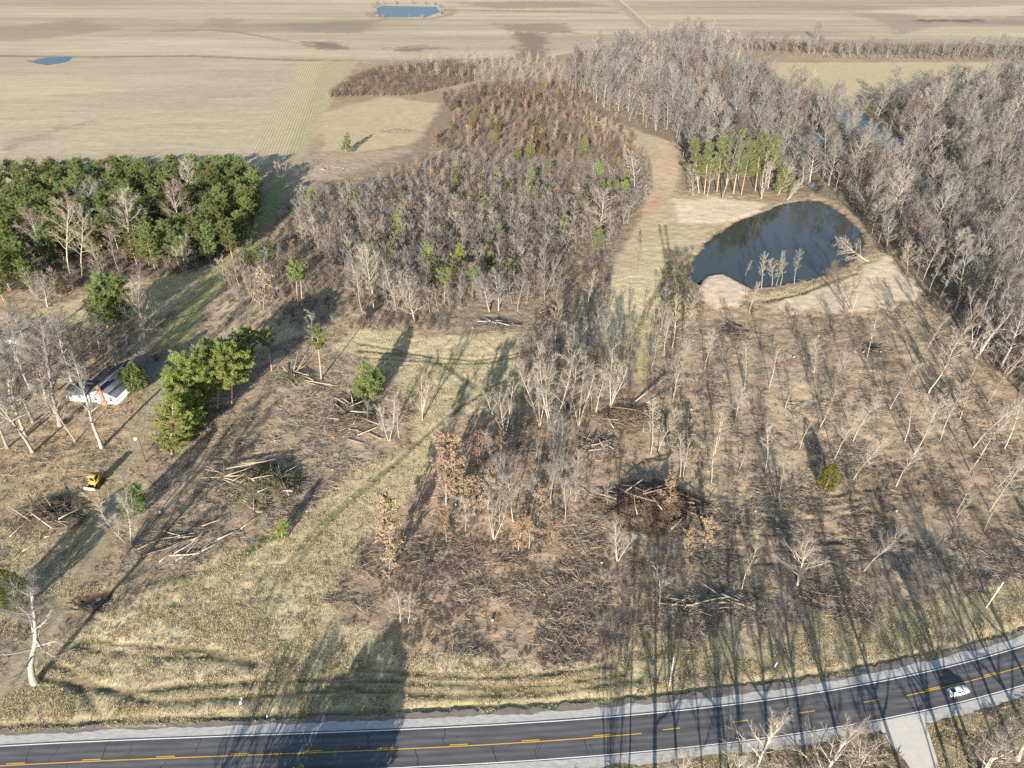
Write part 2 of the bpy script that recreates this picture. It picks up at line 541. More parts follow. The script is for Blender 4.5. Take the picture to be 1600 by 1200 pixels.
for k, (a, b, c, e) in enumerate([((130, 1000), (240, 1012), (330, 1018), (400, 1032)), ((118, 1010), (230, 1025), (330, 1028), (400, 1040)), ((60, 1060), (200, 1080), (330, 1070), (540, 1060)), ((90, 1040), (220, 1095), (360, 1090), (560, 1075)),
                                  ((560, 1045), (700, 1056), (820, 1056), (960, 1040)), ((560, 1062), (700, 1070), (840, 1072), (980, 1052)), ((560, 1080), (720, 1086), (860, 1082), (1000, 1062)), ((100, 1060), (130, 1080), (150, 1110), (160, 1125))]):
    stroke([a, b, c, e], 1.1, (.15, .125, .07), .35, .4, k=.9, z=-.25, grass=0)
for off in (0, 5):
    for pts in [[(400 + off * 3, 1010), (410 + off * 3, 960), (450 + off * 3, 880), (520 + off * 2, 800), (620 + off, 720), (690, 660), (760, 610), (830, 570 + off)], [(560, 548 + off * 2), (640, 552 + off * 2), (740, 562 + off), (830, 548 + off)], [(560, 535 + off * 2), (680, 560 + off), (740, 600 + off), (780, 612 + off * 2)],
                [(960 + off * 2, 600), (985 + off, 540), (1010 + off, 480), (1040 + off, 420), (1030 + off * 2, 350)]]:
        stroke(pts, 1.1, (.16, .15, .08), .35, .3, k=.85, z=-.22, grass=0)
stroke([(320, 896), (370, 876), (400, 850), (435, 838)], 2, (.12, .15, .05), .6, .6, k=.9)
stroke([(185, 935), (240, 915), (300, 900)], 2, (.15, .16, .06), .6, .6, k=.8)
# left yard, lane and cleared dirt
zone([(-400, 690), (-60, 600), (80, 560), (230, 560), (280, 590), (240, 680), (190, 750), (120, 880), (60, 960), (-400, 1000)], (.33, .25, .155), 3, 3, rough=.6, grass=.25)
zone([(-100, 850), (60, 820), (140, 860), (90, 960), (20, 1010), (-200, 1060)], (.33, .275, .17), 3, 3, rough=.6, grass=.5)
zone([(40, 495), (190, 445), (300, 425), (352, 405), (345, 430), (290, 480), (200, 505), (100, 520)], (.40, .335, .19), 2, 2, rough=.45, grass=.8)
zone([(330, 470), (420, 480), (470, 520), (400, 545), (340, 520)], (.40, .325, .21), 2, 3, rough=.4, grass=.5)
stroke([(440, 275), (425, 320), (395, 365), (345, 430), (310, 470), (285, 510), (262, 550)], 9, (.27, .255, .12), 2, 1.5, rough=.3, grass=.5)
zone([(200, 555), (300, 540), (290, 600), (210, 605)], (.22, .19, .16), 2, 1, rough=.2)
zone([(300, 620), (400, 590), (470, 575), (560, 560), (610, 590), (650, 650), (640, 700), (560, 735), (480, 800), (400, 830), (300, 870), (210, 930), (150, 960), (180, 880), (240, 740)], (.32, .25, .17), 3, 3, rough=.7)
stroke([(255, 590), (225, 660), (205, 710), (178, 775), (145, 850), (95, 945), (40, 1040), (-10, 1120)], 5, (.26, .225, .13), 1.5, .8, rough=.25)
for s in (-1, 1):
    stroke([(255 + 4 * s, 590), (225 + 5 * s, 660), (205 + 5 * s, 710), (178 + 6 * s, 775), (145 + 7 * s, 850), (95 + 9 * s, 945), (40 + 10 * s, 1040), (-10 + 10 * s, 1120)], 1.0, (.33, .275, .205), .4, .3, k=.8, z=-.08)
zone([(128, 935), (165, 925), (175, 945), (145, 958), (128, 950)], (.12, .09, .065), 1, 1)
# south of the road
i, d = zone([(-900, 1205), (0, 1240), (600, 1215), (1100, 1180), (1330, 1140), (1600, 1085), (2400, 900), (2600, 1500), (-900, 1500)], (.245, .20, .11), 1.5, 1.5, rough=.6, grass=.7)
mottle(i[d > 0], [(.17, .125, .08), (.30, .26, .13)], 6, 71, .6)
zone([(1290, 1160), (1380, 1140), (1430, 1230), (1300, 1260), (1200, 1230)], (.215, .15, .10), 2, 2, rough=.7, grass=.1)

# --- fine mixed tone over everything
sp = fbm(X, Y, 3.0, 81, 3)
fade_near = 1 - sstep(420, 800, Y)
COL *= (1 + .16 * sp * (.35 + .65 * fade_near))[:, None]

# --- relief
fade = (1 - sstep(330, 520, Y)) * (1 - sstep(330, 500, np.abs(X)))
Z += fade * (.45 * N_BIG + ROUGH * (.22 * N_MID + .34 * fbm(X, Y, 1.9, 91, 2)) + .05 * N_SML + GRASS * .10 * fbm(X, Y, 1.5, 95, 2))
roff = road_off(X, Y)
Z += -.45 * np.exp(-((roff - 6.6 - .4 * N_MID) / .75) ** 2) * (np.abs(X) < 170)
ditch = np.exp(-((roff - 6.7 - .4 * N_MID) / .7) ** 2) * (X < -22) * (np.abs(X) < 170)
COL += (np.array((.10, .085, .06)) - COL) * (ditch * .8)[:, None]
flat = 1 - sstep(5.0, 7.0, np.abs(roff)) * 1.0
flat = np.where(np.abs(X) < 175, flat, 0)
Z = Z * (1 - flat) - .05 * flat
POND = [(1097, 384), (1112, 367), (1150, 345), (1200, 325), (1240, 313), (1282, 311), (1312, 330), (1345, 353), (1352, 378), (1338, 402), (1310, 419), (1262, 434), (1222, 444), (1172, 449), (1152, 440), (1128, 427), (1105, 431), (1094, 444), (1082, 436), (1078, 418), (1086, 400)]
for P, dep in ((GP(POND), 1.7), (GP([(1305, 172), (1340, 170), (1365, 192), (1405, 212), (1415, 234), (1380, 230), (1345, 212), (1315, 198)]), 1.2), (GP([(1245, 205), (1290, 205), (1300, 230), (1250, 232)]), 1.2), (GP([(1250, 262), (1285, 290), (1275, 300), (1240, 275)]), .9),
               (GP([(1440, 268), (1490, 262), (1500, 300), (1445, 312)]), 1.2), (GP([(126, 938), (166, 930), (160, 950), (134, 954)]), .9)):
    i = near(P, 8)
    d = sdf_poly(X[i], Y[i], P) + 1.9 * N_MID[i] + 1.1 * N_SML[i]
    Z[i] -= dep * sstep(-1.5, 2.5, d)
    COL[i] *= (1 - .6 * sstep(-1.4, .6, d))[:, None]
    GRASS[i] = np.maximum(GRASS[i], .75 * (np.abs(d + 2.2) < 1.6) * (N_MID[i] > .2))


def ground_z(x, y):
    x, y = np.atleast_1d(np.asarray(x, float)), np.atleast_1d(np.asarray(y, float))
    i = np.clip(np.searchsorted(GXS, x) - 1, 0, NX - 2)
    j = np.clip(np.searchsorted(GYS, y) - 1, 0, NY - 2)
    fx = np.clip((x - GXS[i]) / (GXS[i + 1] - GXS[i]), 0, 1)
    fy = np.clip((y - GYS[j]) / (GYS[j + 1] - GYS[j]), 0, 1)
    z = Z.reshape(NY, NX)
    return (z[j, i] * (1 - fx) + z[j, i + 1] * fx) * (1 - fy) + (z[j + 1, i] * (1 - fx) + z[j + 1, i + 1] * fx) * fy


def gz(x, y):
    return float(ground_z(x, y)[0])


def sample(arr, x, y):
    i = np.clip(np.searchsorted(GXS, x), 0, NX - 1)
    j = np.clip(np.searchsorted(GYS, y), 0, NY - 1)
    return arr.reshape(NY, NX)[j, i]


a = (np.arange(NY - 1)[:, None] * NX + np.arange(NX - 1)[None]).ravel()
gm = np_mesh('ground', np.stack([X, Y, Z], 1), np.stack([a, a + 1, a + NX + 1, a + NX], 1), np.zeros((0, 3), int), None, True)
at = gm.attributes.new('soil', 'FLOAT_COLOR', 'POINT')
at.data.foreach_set('color', np.concatenate([np.clip(COL, .01, .9), np.ones((len(X), 1))], 1).astype(np.float32).ravel())
at = gm.attributes.new('rough', 'FLOAT', 'POINT')
at.data.foreach_set('value', np.clip(ROUGH, 0, 1).astype(np.float32))
ROWS = np.zeros(len(X))
P = GP([(393, 240), (464, 240), (524, 95), (468, 92)])
i = near(P, 10)
ROWS[i] = sstep(-2, 2, sdf_poly(X[i], Y[i], P))
at = gm.attributes.new('rows', 'FLOAT', 'POINT')
at.data.foreach_set('value', ROWS.astype(np.float32))
FAR = np.zeros(len(X))
i, d = zone(PROP, None, 2, 2)
FAR[:] = 1
FAR[i] = 1 - sstep(-2, 2, d)
FAR *= 1 - ROWS
at = gm.attributes.new('stubble', 'FLOAT', 'POINT')
at.data.foreach_set('value', FAR.astype(np.float32))


def ground_material():
    m = bpy.data.materials.new('ground')
    m.use_nodes = True
    nt = m.node_tree
    L, N = nt.links.new, nt.nodes.new
    b = nt.nodes['Principled BSDF']
    b.inputs['Roughness'].default_value = 1.0
    b.inputs['Specular IOR Level'].default_value = 0.05

    def attr(n):
        x = N('ShaderNodeAttribute')
        x.attribute_name = n
        return x

    def math_(op, a, b_, c=None):
        x = N('ShaderNodeMath')
        x.operation = op
        for k, v in enumerate((a, b_, c)):
            if v is None:
                continue
            if hasattr(v, 'links'):
                L(v, x.inputs[k])
            else:
                x.inputs[k].default_value = v
        return x.outputs[0]
    tc = N('ShaderNodeTexCoord')

    def noise(scale, detail, stretch=(1, 1, 1), rot=0.0, rough=.6):
        mp = N('ShaderNodeMapping')
        mp.inputs['Scale'].default_value = stretch
        mp.inputs['Rotation'].default_value = (0, 0, rot)
        L(tc.outputs['Object'], mp.inputs['Vector'])
        x = N('ShaderNodeTexNoise')
        x.inputs['Scale'].default_value = scale
        x.inputs['Detail'].default_value = detail
        x.inputs['Roughness'].default_value = rough
        L(mp.outputs[0], x.inputs['Vector'])
        return x.outputs['Fac']
    n1 = noise(1.1, 5)
    n2 = noise(3.2, 3)
    n3 = noise(.35, 4, (1, 2.2, 1), .5)
    stub = noise(.22, 4, (.10, 1.6, 1), .0, .7)
    ro, st, rw = attr('rough').outputs['Fac'], attr('stubble').outputs['Fac'], attr('rows').outputs['Fac']
    # value factor
    v = math_('MULTIPLY_ADD', n1, 1.1, .45)
    v = math_('MULTIPLY', v, math_('MULTIPLY_ADD', n2, .7, .65))
    v = math_('MULTIPLY', v, math_('MULTIPLY_ADD', n3, .5, .75))
    amp = math_('MULTIPLY_ADD', ro, .75, .25)
    v = math_('MULTIPLY_ADD', math_('SUBTRACT', v, 1.0), amp, 1.0)
    # straw rows of the far field
    sv = math_('MULTIPLY_ADD', math_('SUBTRACT', stub, .5), math_('MULTIPLY', st, .75), 1.0)
    v = math_('MULTIPLY', v, sv)
    g0, g1 = G(395, 240), G(470, 93)
    ang = math.atan2(g1[1] - g0[1], g1[0] - g0[0])
    mp = N('ShaderNodeMapping')
    mp.vector_type = 'POINT'
    mp.inputs['Rotation'].default_value = (0, 0, math.pi / 2 - ang)
    L(tc.outputs['Object'], mp.inputs['Vector'])
    wv = N('ShaderNodeTexWave')
    wv.bands_direction = 'X'
    wv.inputs['Scale'].default_value = .17
    wv.inputs['Distortion'].default_value = .6
    wv.inputs['Detail'].default_value = 2
    L(mp.outputs[0], wv.inputs['Vector'])
    rv = math_('MULTIPLY_ADD', math_('SUBTRACT', wv.outputs['Fac'], .5), math_('MULTIPLY', rw, .42), 1.0)
    v = math_('MULTIPLY', v, rv)
    mx = N('ShaderNodeVectorMath')
    mx.operation = 'SCALE'
    L(attr('soil').outputs['Color'], mx.inputs[0])
    L(v, mx.inputs['Scale'])
    L(mx.outputs[0], b.inputs['Base Color'])
    h = math_('ADD', math_('MULTIPLY', n1, .6), math_('MULTIPLY', n2, .25))
    h = math_('MULTIPLY', h, math_('MULTIPLY_ADD', ro, .9, .12))
    bp = N('ShaderNodeBump')
    bp.inputs['Strength'].default_value = .8
    bp.inputs['Distance'].default_value = .5
    L(h, bp.inputs['Height'])
    L(bp.outputs[0], b.inputs['Normal'])
    return m


gm.materials.append(ground_material())
put('ground', gm, kind='structure')


# ------------------------------------------------------------------ water
def water_mat(name, col, rough, spec=.5):
    m = mat(name, col, rough, spec=spec)
    nt = m.node_tree
    tc = nt.nodes.new('ShaderNodeTexCoord')
    no = nt.nodes.new('ShaderNodeTexNoise')
    no.inputs['Scale'].default_value = .9
    no.inputs['Detail'].default_value = 3
    bp = nt.nodes.new('ShaderNodeBump')
    bp.inputs['Strength'].default_value = .04
    bp.inputs['Distance'].default_value = .1
    nt.links.new(tc.outputs['Object'], no.inputs['Vector'])
    nt.links.new(no.outputs['Fac'], bp.inputs['Height'])
    nt.links.new(bp.outputs[0], nt.nodes['Principled BSDF'].inputs['Normal'])
    return m


W_POND = water_mat('pond water', (.04, .044, .038), .07, .20)
W_FAR = water_mat('field water', (.05, .085, .125), .4, .22)  # blue of the reflected sky put into the base colour


def water(name, px, z, m, pad=2.0):
    P = GP(px)
    c = P.mean(0)
    d = P - c
    P = c + d * (1 + pad / np.linalg.norm(d, axis=1))[:, None]
    me = bpy.data.meshes.new(name)
    me.from_pydata([(x, y, z) for x, y in P], [], [tuple(range(len(P)))])
    me.materials.append(m)
    me.update()
    o = put(name, me, kind='structure')
    if me.polygons[0].normal.z < 0:
        me.flip_normals()
    return o


WZ = -.62
water('pond_water', POND, WZ, W_POND, 4.5)
water('creek_water', [(1305, 172), (1340, 170), (1365, 192), (1405, 212), (1415, 234), (1380, 230), (1345, 212), (1315, 198)], -.45, W_FAR)
water('creek_water', [(1245, 205), (1290, 205), (1300, 230), (1250, 232)], -.45, W_POND)
water('creek_water', [(1440, 268), (1490, 262), (1500, 300), (1445, 312)], -.5, W_POND)
water('creek_water', [(1250, 262), (1285, 290), (1275, 300), (1240, 275)], -.45, W_POND, 1)
water('puddle_water', [(126, 938), (166, 930), (160, 950), (134, 954)], -.5, W_POND, .5)
water('field_pond_water', [(588, 13), (597, 9), (640, 10), (682, 11), (687, 19), (668, 26), (630, 27), (592, 26)], .12, W_FAR, 0)
water('field_puddle_water', [(38, 94), (52, 95), (66, 91), (80, 90), (104, 88), (112, 90), (108, 95), (95, 99), (72, 102), (55, 99)], .12, W_FAR, 0)

# ------------------------------------------------------------------ road
def ribbon(name, x0, x1, o0, o1, z, m, step=.8, jit0=0.0, jit1=0.0, seed=0, cols=1, kind='structure'):
    n = max(2, int(abs(x1 - x0) / step) + 1)
    xs = np.linspace(x0, x1, n)
    a = o0 + jit0 * (fbm(xs, xs * 0 + seed, 3.5, seed) + .4 * fbm(xs, xs * 0 + seed, .9, seed + 3))
    b = o1 + jit1 * (fbm(xs, xs * 0 + seed + 50, 3.5, seed + 7) + .4 * fbm(xs, xs * 0 + seed, .9, seed + 9))
    V = np.stack([road_pt(xs, a + (b - a) * t / cols, z) for t in range(cols + 1)], 1).reshape(-1, 3)
    k = (np.arange(n - 1)[:, None] * (cols + 1) + np.arange(cols)[None]).ravel()
    return put(name, np_mesh(name, V, np.stack([k, k + cols + 1, k + cols + 2, k + 1], 1)[:, ::-1] if o1 > o0 else np.stack([k, k + cols + 1, k + cols + 2, k + 1], 1), [], m), kind=kind)


def asphalt_material():
    m = mat('asphalt', (.06, .06, .064), .85, spec=.25)
    nt = m.node_tree
    L, N = nt.links.new, nt.nodes.new
    b = nt.nodes['Principled BSDF']
    at = N('ShaderNodeAttribute')
    at.attribute_name = 'lane'
    cr = N('ShaderNodeValToRGB')
    e = cr.color_ramp.elements
    e[0].position, e[0].color = 0, (0.070, 0.070, 0.076, 1)
    e[1].position, e[1].color = 1, (0.070, 0.070, 0.076, 1)
    for p, c in ((.14, 0.078), (.22, 0.109), (.30, 0.081), (.36, 0.109), (.44, 0.084), (.5, 0.067), (.56, 0.084), (.64, 0.112), (.70, 0.081), (.79, 0.109), (.87, 0.077)):
        x = e.new(p)
        x.color = (c, c * .99, c * 1.02, 1)
        x.color = [k_ * 1.05 for k_ in x.color[:3]] + [1]
    L(at.outputs['Fac'], cr.inputs['Fac'])
    tc = N('ShaderNodeTexCoord')
    mp = N('ShaderNodeMapping')
    mp.inputs['Scale'].default_value = (.12, 1.0, 1)
    L(tc.outputs['Object'], mp.inputs['Vector'])
    no = N('ShaderNodeTexNoise')
    no.inputs['Scale'].default_value = 1.2
    no.inputs['Detail'].default_value = 6
    L(mp.outputs[0], no.inputs['Vector'])
    mr = N('ShaderNodeMapRange')
    mr.inputs['From Min'].default_value, mr.inputs['From Max'].default_value = .25, .75
    mr.inputs['To Min'].default_value, mr.inputs['To Max'].default_value = .72, 1.3
    L(no.outputs['Fac'], mr.inputs['Value'])
    mx = N('ShaderNodeVectorMath')
    mx.operation = 'SCALE'
    L(cr.outputs['Color'], mx.inputs[0])
    L(mr.outputs[0], mx.inputs['Scale'])
    L(mx.outputs[0], b.inputs['Base Color'])
    return m


M_GRAVEL = mat('gravel shoulder', (.40, .385, .355), 1, var=.35, scale=1.6, stretch=(.5, 1, 1), bump=.6)
M_DUST = mat('dirty shoulder edge', (.19, .165, .14), 1, var=.45, scale=1.2, stretch=(.5, 1, 1), bump=.6)
M_DRIVE = mat('pale gravel drive', (.52, .485, .43), 1, var=.14, scale=.8, bump=.3)
M_YEL = mat('yellow road paint', (.62, .36, .045), .7, var=.25, scale=2.5)
M_WHITE = mat('white road paint', (.74, .74, .72), .7, var=.18, scale=2.0)
M_TAR = mat('crack sealer', (.018, .018, .02), .7)

ribbon('road_shoulder', RX0, RX1, 3.2, 6.1, .006, M_DUST, .5, 0, 1.3, 11, 2)
ribbon('road_shoulder', RX0, RX1, 3.2, 5.15, .018, M_GRAVEL, .6, 0, .55, 12, 2)
ribbon('road_shoulder', RX0, RX1, -5.2, -3.2, .018, M_GRAVEL, .6, .6, 0, 13, 2)
M_ASPH = asphalt_material()
rd = ribbon('road', RX0, RX1, -3.5, 3.55, .04, M_ASPH, 1.0, .05, .05, 14, 12)
lane = np.tile(np.linspace(0, 1, 13), len(rd.data.vertices) // 13)
at = rd.data.attributes.new('lane', 'FLOAT', 'POINT')
at.data.foreach_set('value', lane.astype(np.float32))
ribbon('road_edge_line', RX0, RX1, 3.2, 3.36, .046, M_WHITE, 1.0, .015, .015, 15)
ribbon('road_edge_line', RX0, RX1, -3.34, -3.2, .046, M_WHITE, 1.0, .015, .015, 16)
XE = G(1002, 1147)[0]
XS = G(1414, 1083)[0]
ribbon('road_centre_line', RX0, XE, -.23, -.06, .046, M_YEL, 1.0, .01, .01, 17)
ribbon('road_centre_line', XS, RX1, -.23, -.06, .046, M_YEL, 1.0, .01, .01, 18)
x = G(0, 1196)[0] - 60
dash0 = G(1144, 1131)[0]
k0 = dash0 - 12.2 * math.ceil((dash0 - RX0) / 12.2) + 12.2
xx = k0
while xx < RX1 - 5:
    ribbon('road_centre_dash', xx, xx + 3.05, .06, .22, .046, M_YEL, 1.0, .01, .01, 19)
    xx += 12.2
# sealed and open cracks across the slabs
cr_rng = np.random.default_rng(3)
for n, px in enumerate((30, 60, 85, 130, 178, 210, 270, 350, 380, 470, 500, 560, 590, 680, 740, 940, 1030, 1090, 1180, 1240, 1390, 1450, 1580, 178, 245, 300, 420, 640, 715, 770, 802, 826, 856, 880, 907, 985, 1300, 1540)):
    side = 1 if n % 3 else -1
    if px in (770, 802, 826, 880, 907, 985, 856):
        side = -1
    xw = G(px, 1165 if px < 1100 else 1100)[0]
    lo_, hi_ = (.3, 3.15) if n % 2 else sorted(cr_rng.uniform(.2, 3.2, 2))
    offs = np.linspace(lo_, hi_, 7) * side
    xs = xw + cr_rng.normal(0, 1.2) + np.cumsum(cr_rng.normal(0, .22, 7))
    w = cr_rng.uniform(.015, .06)
    a = road_pt(xs - w, offs, .045)
    b = road_pt(xs + w, offs, .045)
    V = np.concatenate([a, b])
    k = np.arange(6)
    put('road_crack', np_mesh('road_crack', V, np.stack([k, k + 7, k + 8, k + 1], 1), [], M_TAR), kind='structure')
# the drive at the lower right
DR = [(1366, 1131), (1435, 1115), (1447, 1134), (1462, 1180), (1482, 1250), (1500, 1330), (1455, 1330), (1425, 1208), (1398, 1172), (1382, 1148)]
P = smooth_line(GP(DR), 4)
me = bpy.data.meshes.new('driveway')
me.from_pydata([(p[0], p[1], .028) for p in P], [], [tuple(range(len(P)))])
me.materials.append(M_DRIVE)
me.update()
if me.polygons[0].normal.z < 0:
    me.flip_normals()
put('driveway', me, kind='structure')
# ------------------------------------------------------------------ plants: a few grown shapes of each kind
def unit(v):
    return v / (np.linalg.norm(v, axis=-1, keepdims=True) + 1e-9)


def grow(r, p, d, L, n, curl=.15, wig=.12):
    P = [np.array(p, float)]
    d = unit(np.array(d, float))
    for _ in range(n):
        d = unit(d + np.array([0, 0, curl]) + r.normal(0, wig, 3))
        P.append(P[-1] + d * L / n)
    return np.array(P)


def along(P, t):
    s = t * (len(P) - 1)
    i = min(int(s), len(P) - 2)
    f = s - i
    return P[i] + (P[i + 1] - P[i]) * f, unit(P[i + 1] - P[i])


def side_dir(r, d, spread, up=0.0):
    v = r.normal(0, 1, 3)
    v -= d * v.dot(d)
    return unit(d + unit(v) * spread + np.array([0, 0, up]))


def bare_shape(seed, H=16, r0=.2, clear=.3, nl=14, Lmax=4.5, a0=1.15, a1=.45, curl=.12, nb=6, nt=8, tw=(.5, 1.3), prof='oval', stems=1, flare=0.0, wig=.05, twr=.016, leaves=0, leaf=.16, lr=.42, upt=.18):
    """returns wood, twigs, leaf geometry"""
    r = np.random.default_rng(seed)
    wood, twig, leafg = Geo(), Geo(), Geo()
    A, B, R, LP = [], [], [], []
    for s in range(stems):
        az = r.uniform(0, 6.28) + s * 6.28 / stems
        tilt = flare * (0.6 + .6 * r.random()) if stems > 1 else 0.02
        d0 = np.array([math.cos(az) * tilt, math.sin(az) * tilt, 1.0])
        hs = H * (1 if s == 0 else r.uniform(.75, .98))
        st = grow(r, (math.cos(az) * .12 * (stems > 1), math.sin(az) * .12 * (stems > 1), -.3), d0, hs + .3, 9, .05, wig)
        tt = np.linspace(0, 1, 10)
        rr = r0 * (1 - tt) ** .85 + .018
        rr[0] *= 1.35
        wood.tube(st, rr / (1 if stems == 1 else 1.35), 6)
        ga = r.uniform(0, 6.28)
        n_l = max(5, nl // (1 if stems == 1 else 2))
        for k in range(n_l):
            t = clear + (0.97 - clear) * ((k + r.uniform(-.3, .3)) / n_l)
            t = min(max(t, clear * .8), .97)
            ga += 2.4 + r.normal(0, .4)
            f = (t - clear) / (1 - clear + 1e-6)
            if prof == 'oval':
                pl = math.sin(math.pi * (0.2 + .72 * max(f, 0))) ** .8
            elif prof == 'broad':
                pl = (1 - .6 * f)
            elif prof == 'vase':
                pl = (.95 - .45 * f)
            else:
                pl = .55 + .45 * (1 - f)
            L = Lmax * pl * r.uniform(.75, 1.2)
            ang = a0 + (a1 - a0) * f + r.normal(0, .12)
            p, _ = along(st, t)
            d = np.array([math.sin(ang) * math.cos(ga), math.sin(ang) * math.sin(ga), math.cos(ang)])
            rl = min(r0 * (1 - t) ** .85 * .6 + .018, r0 * lr)
            lim = grow(r, p, d, L, 5, curl, .13)
            wood.tube(lim, np.linspace(rl, .012, 6), 4)
            for b in range(nb):
                tb = .22 + .78 * (b + r.random()) / nb
                q, dl = along(lim, min(tb, .99))
                Lb = L * r.uniform(.22, .48) * (1.15 - .55 * tb)
                br = grow(r, q, side_dir(r, dl, .8, upt), Lb, 2, curl, .15)
                wood.tube(br, np.array([rl * .42 * (1 - tb) + .012, .012, .007]), 3)
                for w in range(nt):
                    q2, d2 = along(br, min(.15 + .85 * (w + r.random()) / nt, .99))
                    dd = side_dir(r, d2, .8, upt)
                    A.append(q2)
                    B.append(q2 + dd * r.uniform(*tw))
                    R.append(twr * r.uniform(.7, 1.2))
            q, dl = along(lim, .9)
            for w in range(nt):
                A.append(q)
                B.append(q + side_dir(r, dl, .5, .1) * r.uniform(*tw))
                R.append(twr)
    A, B = np.array(A), np.array(B)
    twig.spikes(A, B, np.array(R))
    if leaves:
        i = r.integers(0, len(A), leaves)
        p = A[i] + (B[i] - A[i]) * r.uniform(.2, 1.1, (leaves, 1)) + r.normal(0, .12, (leaves, 3))
        n = unit(r.normal(0, 1, (leaves, 3)))
        a = unit(np.cross(n, r.normal(0, 1, (leaves, 3)))) * leaf * r.uniform(.7, 1.4, (leaves, 1))
        b = unit(np.cross(n, a)) * leaf * .6
        leafg.leaves(p, a, b)
    return wood, twig, leafg


def pine_shape(seed, H=14, clear=.25, Rmax=2.6, whorls=15, per=5, clumps=4, K=13, bl=.55, form='cone', droop=0.0, r0=.2, irregular=.25, bw=.07):
    r = np.random.default_rng(seed)
    wood, need = Geo(), Geo()
    st = grow(r, (0, 0, -.3), (0, 0, 1), H + .3, 8, .1, .025)
    wood.tube(st, np.linspace(r0, .03, 9), 6)
    Pn, Dn, Wn, Sn = [], [], [], []
    for k in range(whorls):
        f = (k + r.uniform(-.3, .3)) / whorls
        f = min(max(f, 0), .99)
        t = clear + (1 - clear) * f
        if form == 'cone':
            rad = Rmax * (1 - f) ** .75 + .25
        elif form == 'round':
            rad = Rmax * math.sin(math.pi * (.18 + .78 * f)) ** .7
        else:
            rad = Rmax * min(1, (1 - f) * 2.2 + .12) * (.75 + .25 * math.sin(f * 9))
        a0 = r.uniform(0, 6.28)
        for j in range(per):
            if r.random() < irregular * .5:
                continue
            az = a0 + j * 6.283 / per + r.normal(0, .25)
            L = rad * r.uniform(1 - irregular, 1 + irregular)
            p, _ = along(st, t)
            d = np.array([math.cos(az), math.sin(az), .25 + .35 * f - droop])
            lim = grow(r, p, d, L, 3, .10, .08)
            wood.tube(lim, np.linspace(.05, .015, 4), 3)
            n = max(2, int(round(clumps * L / Rmax)) + 1)
            for c in range(n):
                q, dl = along(lim, min(.3 + .7 * (c + r.random() * .6) / n, .99))
                q = q + r.normal(0, .14, 3)
                dd = unit(r.normal(0, 1, (K, 3)) * .8 + dl * .55 + np.array([0, 0, .55]))
                Pn.append(np.repeat(q[None], K, 0) + r.normal(0, .13, (K, 3)))
                Dn.append(dd * (bl * r.uniform(.7, 1.25, (K, 1))))
                Wn.append(np.full(K, bw) * r.uniform(.7, 1.3, K))
                Sn.append(unit(np.cross(dd, r.normal(0, 1, (K, 3)))))
    need.blades(np.vstack(Pn), np.vstack(Dn), np.concatenate(Wn), np.vstack(Sn))
    return wood, need


def cedar_shape(seed, H=9, R=2.6, n=3400, low=.06, bl=.5):
    r = np.random.default_rng(seed)
    wood, need = Geo(), Geo()
    st = grow(r, (0, 0, -.3), (0, 0, 1), H * .93, 6, .1, .02)
    wood.tube(st, np.linspace(.16, .03, 7), 6)
    f = r.beta(1.15, 1.25, n)
    az = r.uniform(0, 6.283, n)
    lump = 1 + .16 * np.sin(az * 5 + f * 9 + seed) + .13 * np.sin(az * 3 - f * 17) + .08 * np.sin(az * 9 + f * 31)
    prof = np.sin(np.pi * np.clip(.16 + f * .84, 0, 1)) ** .75
    rad = R * prof * lump * r.uniform(.55, 1.0, n) ** .5
    p = np.stack([np.cos(az) * rad, np.sin(az) * rad, H * (low + (1 - low) * f * .97)], 1)
    out = np.stack([np.cos(az), np.sin(az), np.full(n, .9)], 1)
    d = unit(out + r.normal(0, .55, (n, 3)))
    need.blades(p, d * (bl * r.uniform(.6, 1.3, (n, 1))), r.uniform(.05, .12, n), unit(np.cross(d, r.normal(0, 1, (n, 3)))))
    return wood, need


def bush_shape(seed, H=3, R=1.5, n=90, tw=5, leaves=0):
    r = np.random.default_rng(seed)
    wood, twig = Geo(), Geo()
    A, B, Q = [], [], []
    for k in range(n):
        az = r.uniform(0, 6.283)
        b = np.array([math.cos(az), math.sin(az), 0]) * R * .35 * r.random()
        lean = r.uniform(.1, .75)
        d = unit(np.array([math.cos(az) * lean, math.sin(az) * lean, 1]))
        L = H * r.uniform(.6, 1.05)
        A.append(b)
        B.append(b + d * L)
        for w in range(tw):
            t = r.uniform(.3, 1)
            q = b + d * L * t
            A.append(q)
            B.append(q + side_dir(r, d, .9, .1) * H * r.uniform(.12, .3))
            Q.append(B[-1])
    A, B = np.array(A), np.array(B)
    twig.spikes(A, B, np.where(np.arange(len(A)) % (tw + 1) == 0, .022, .015))
    return twig, np.array(Q)


BARK_PALE = mat('pale bark', (0.340, 0.293, 0.234), .9, var=.3, scale=2.5, stretch=(1, 1, .4), rnd=.18)
BARK_GREY = mat('grey bark', (.245, .225, .20), .9, var=.3, scale=2.5, stretch=(1, 1, .4), rnd=.22)
BARK_DARK = mat('dark bark', (.15, .12, .10), .9, var=.3, scale=2.5, stretch=(1, 1, .4), rnd=.2)
BARK_PINE = mat('pine bark', (.36, .25, .165), .9, var=.3, scale=2.5, stretch=(1, 1, .4), rnd=.2)
TW_GREY = mat('grey twigs', (.195, .182, .166), .9, rnd=.25, hue=.03)
TW_PALE = mat('pale twigs', (.29, .26, .22), .9, rnd=.2, hue=.02)
TW_TAN = mat('tan twigs', (0.232, 0.184, 0.136), .9, rnd=.2, hue=.03)
TW_RED = mat('reddish twigs', (.235, .175, .152), .9, rnd=.2, hue=.03)
TW_BROWN = mat('brown twigs', (0.170, 0.128, 0.098), .9, rnd=.25, hue=.03)
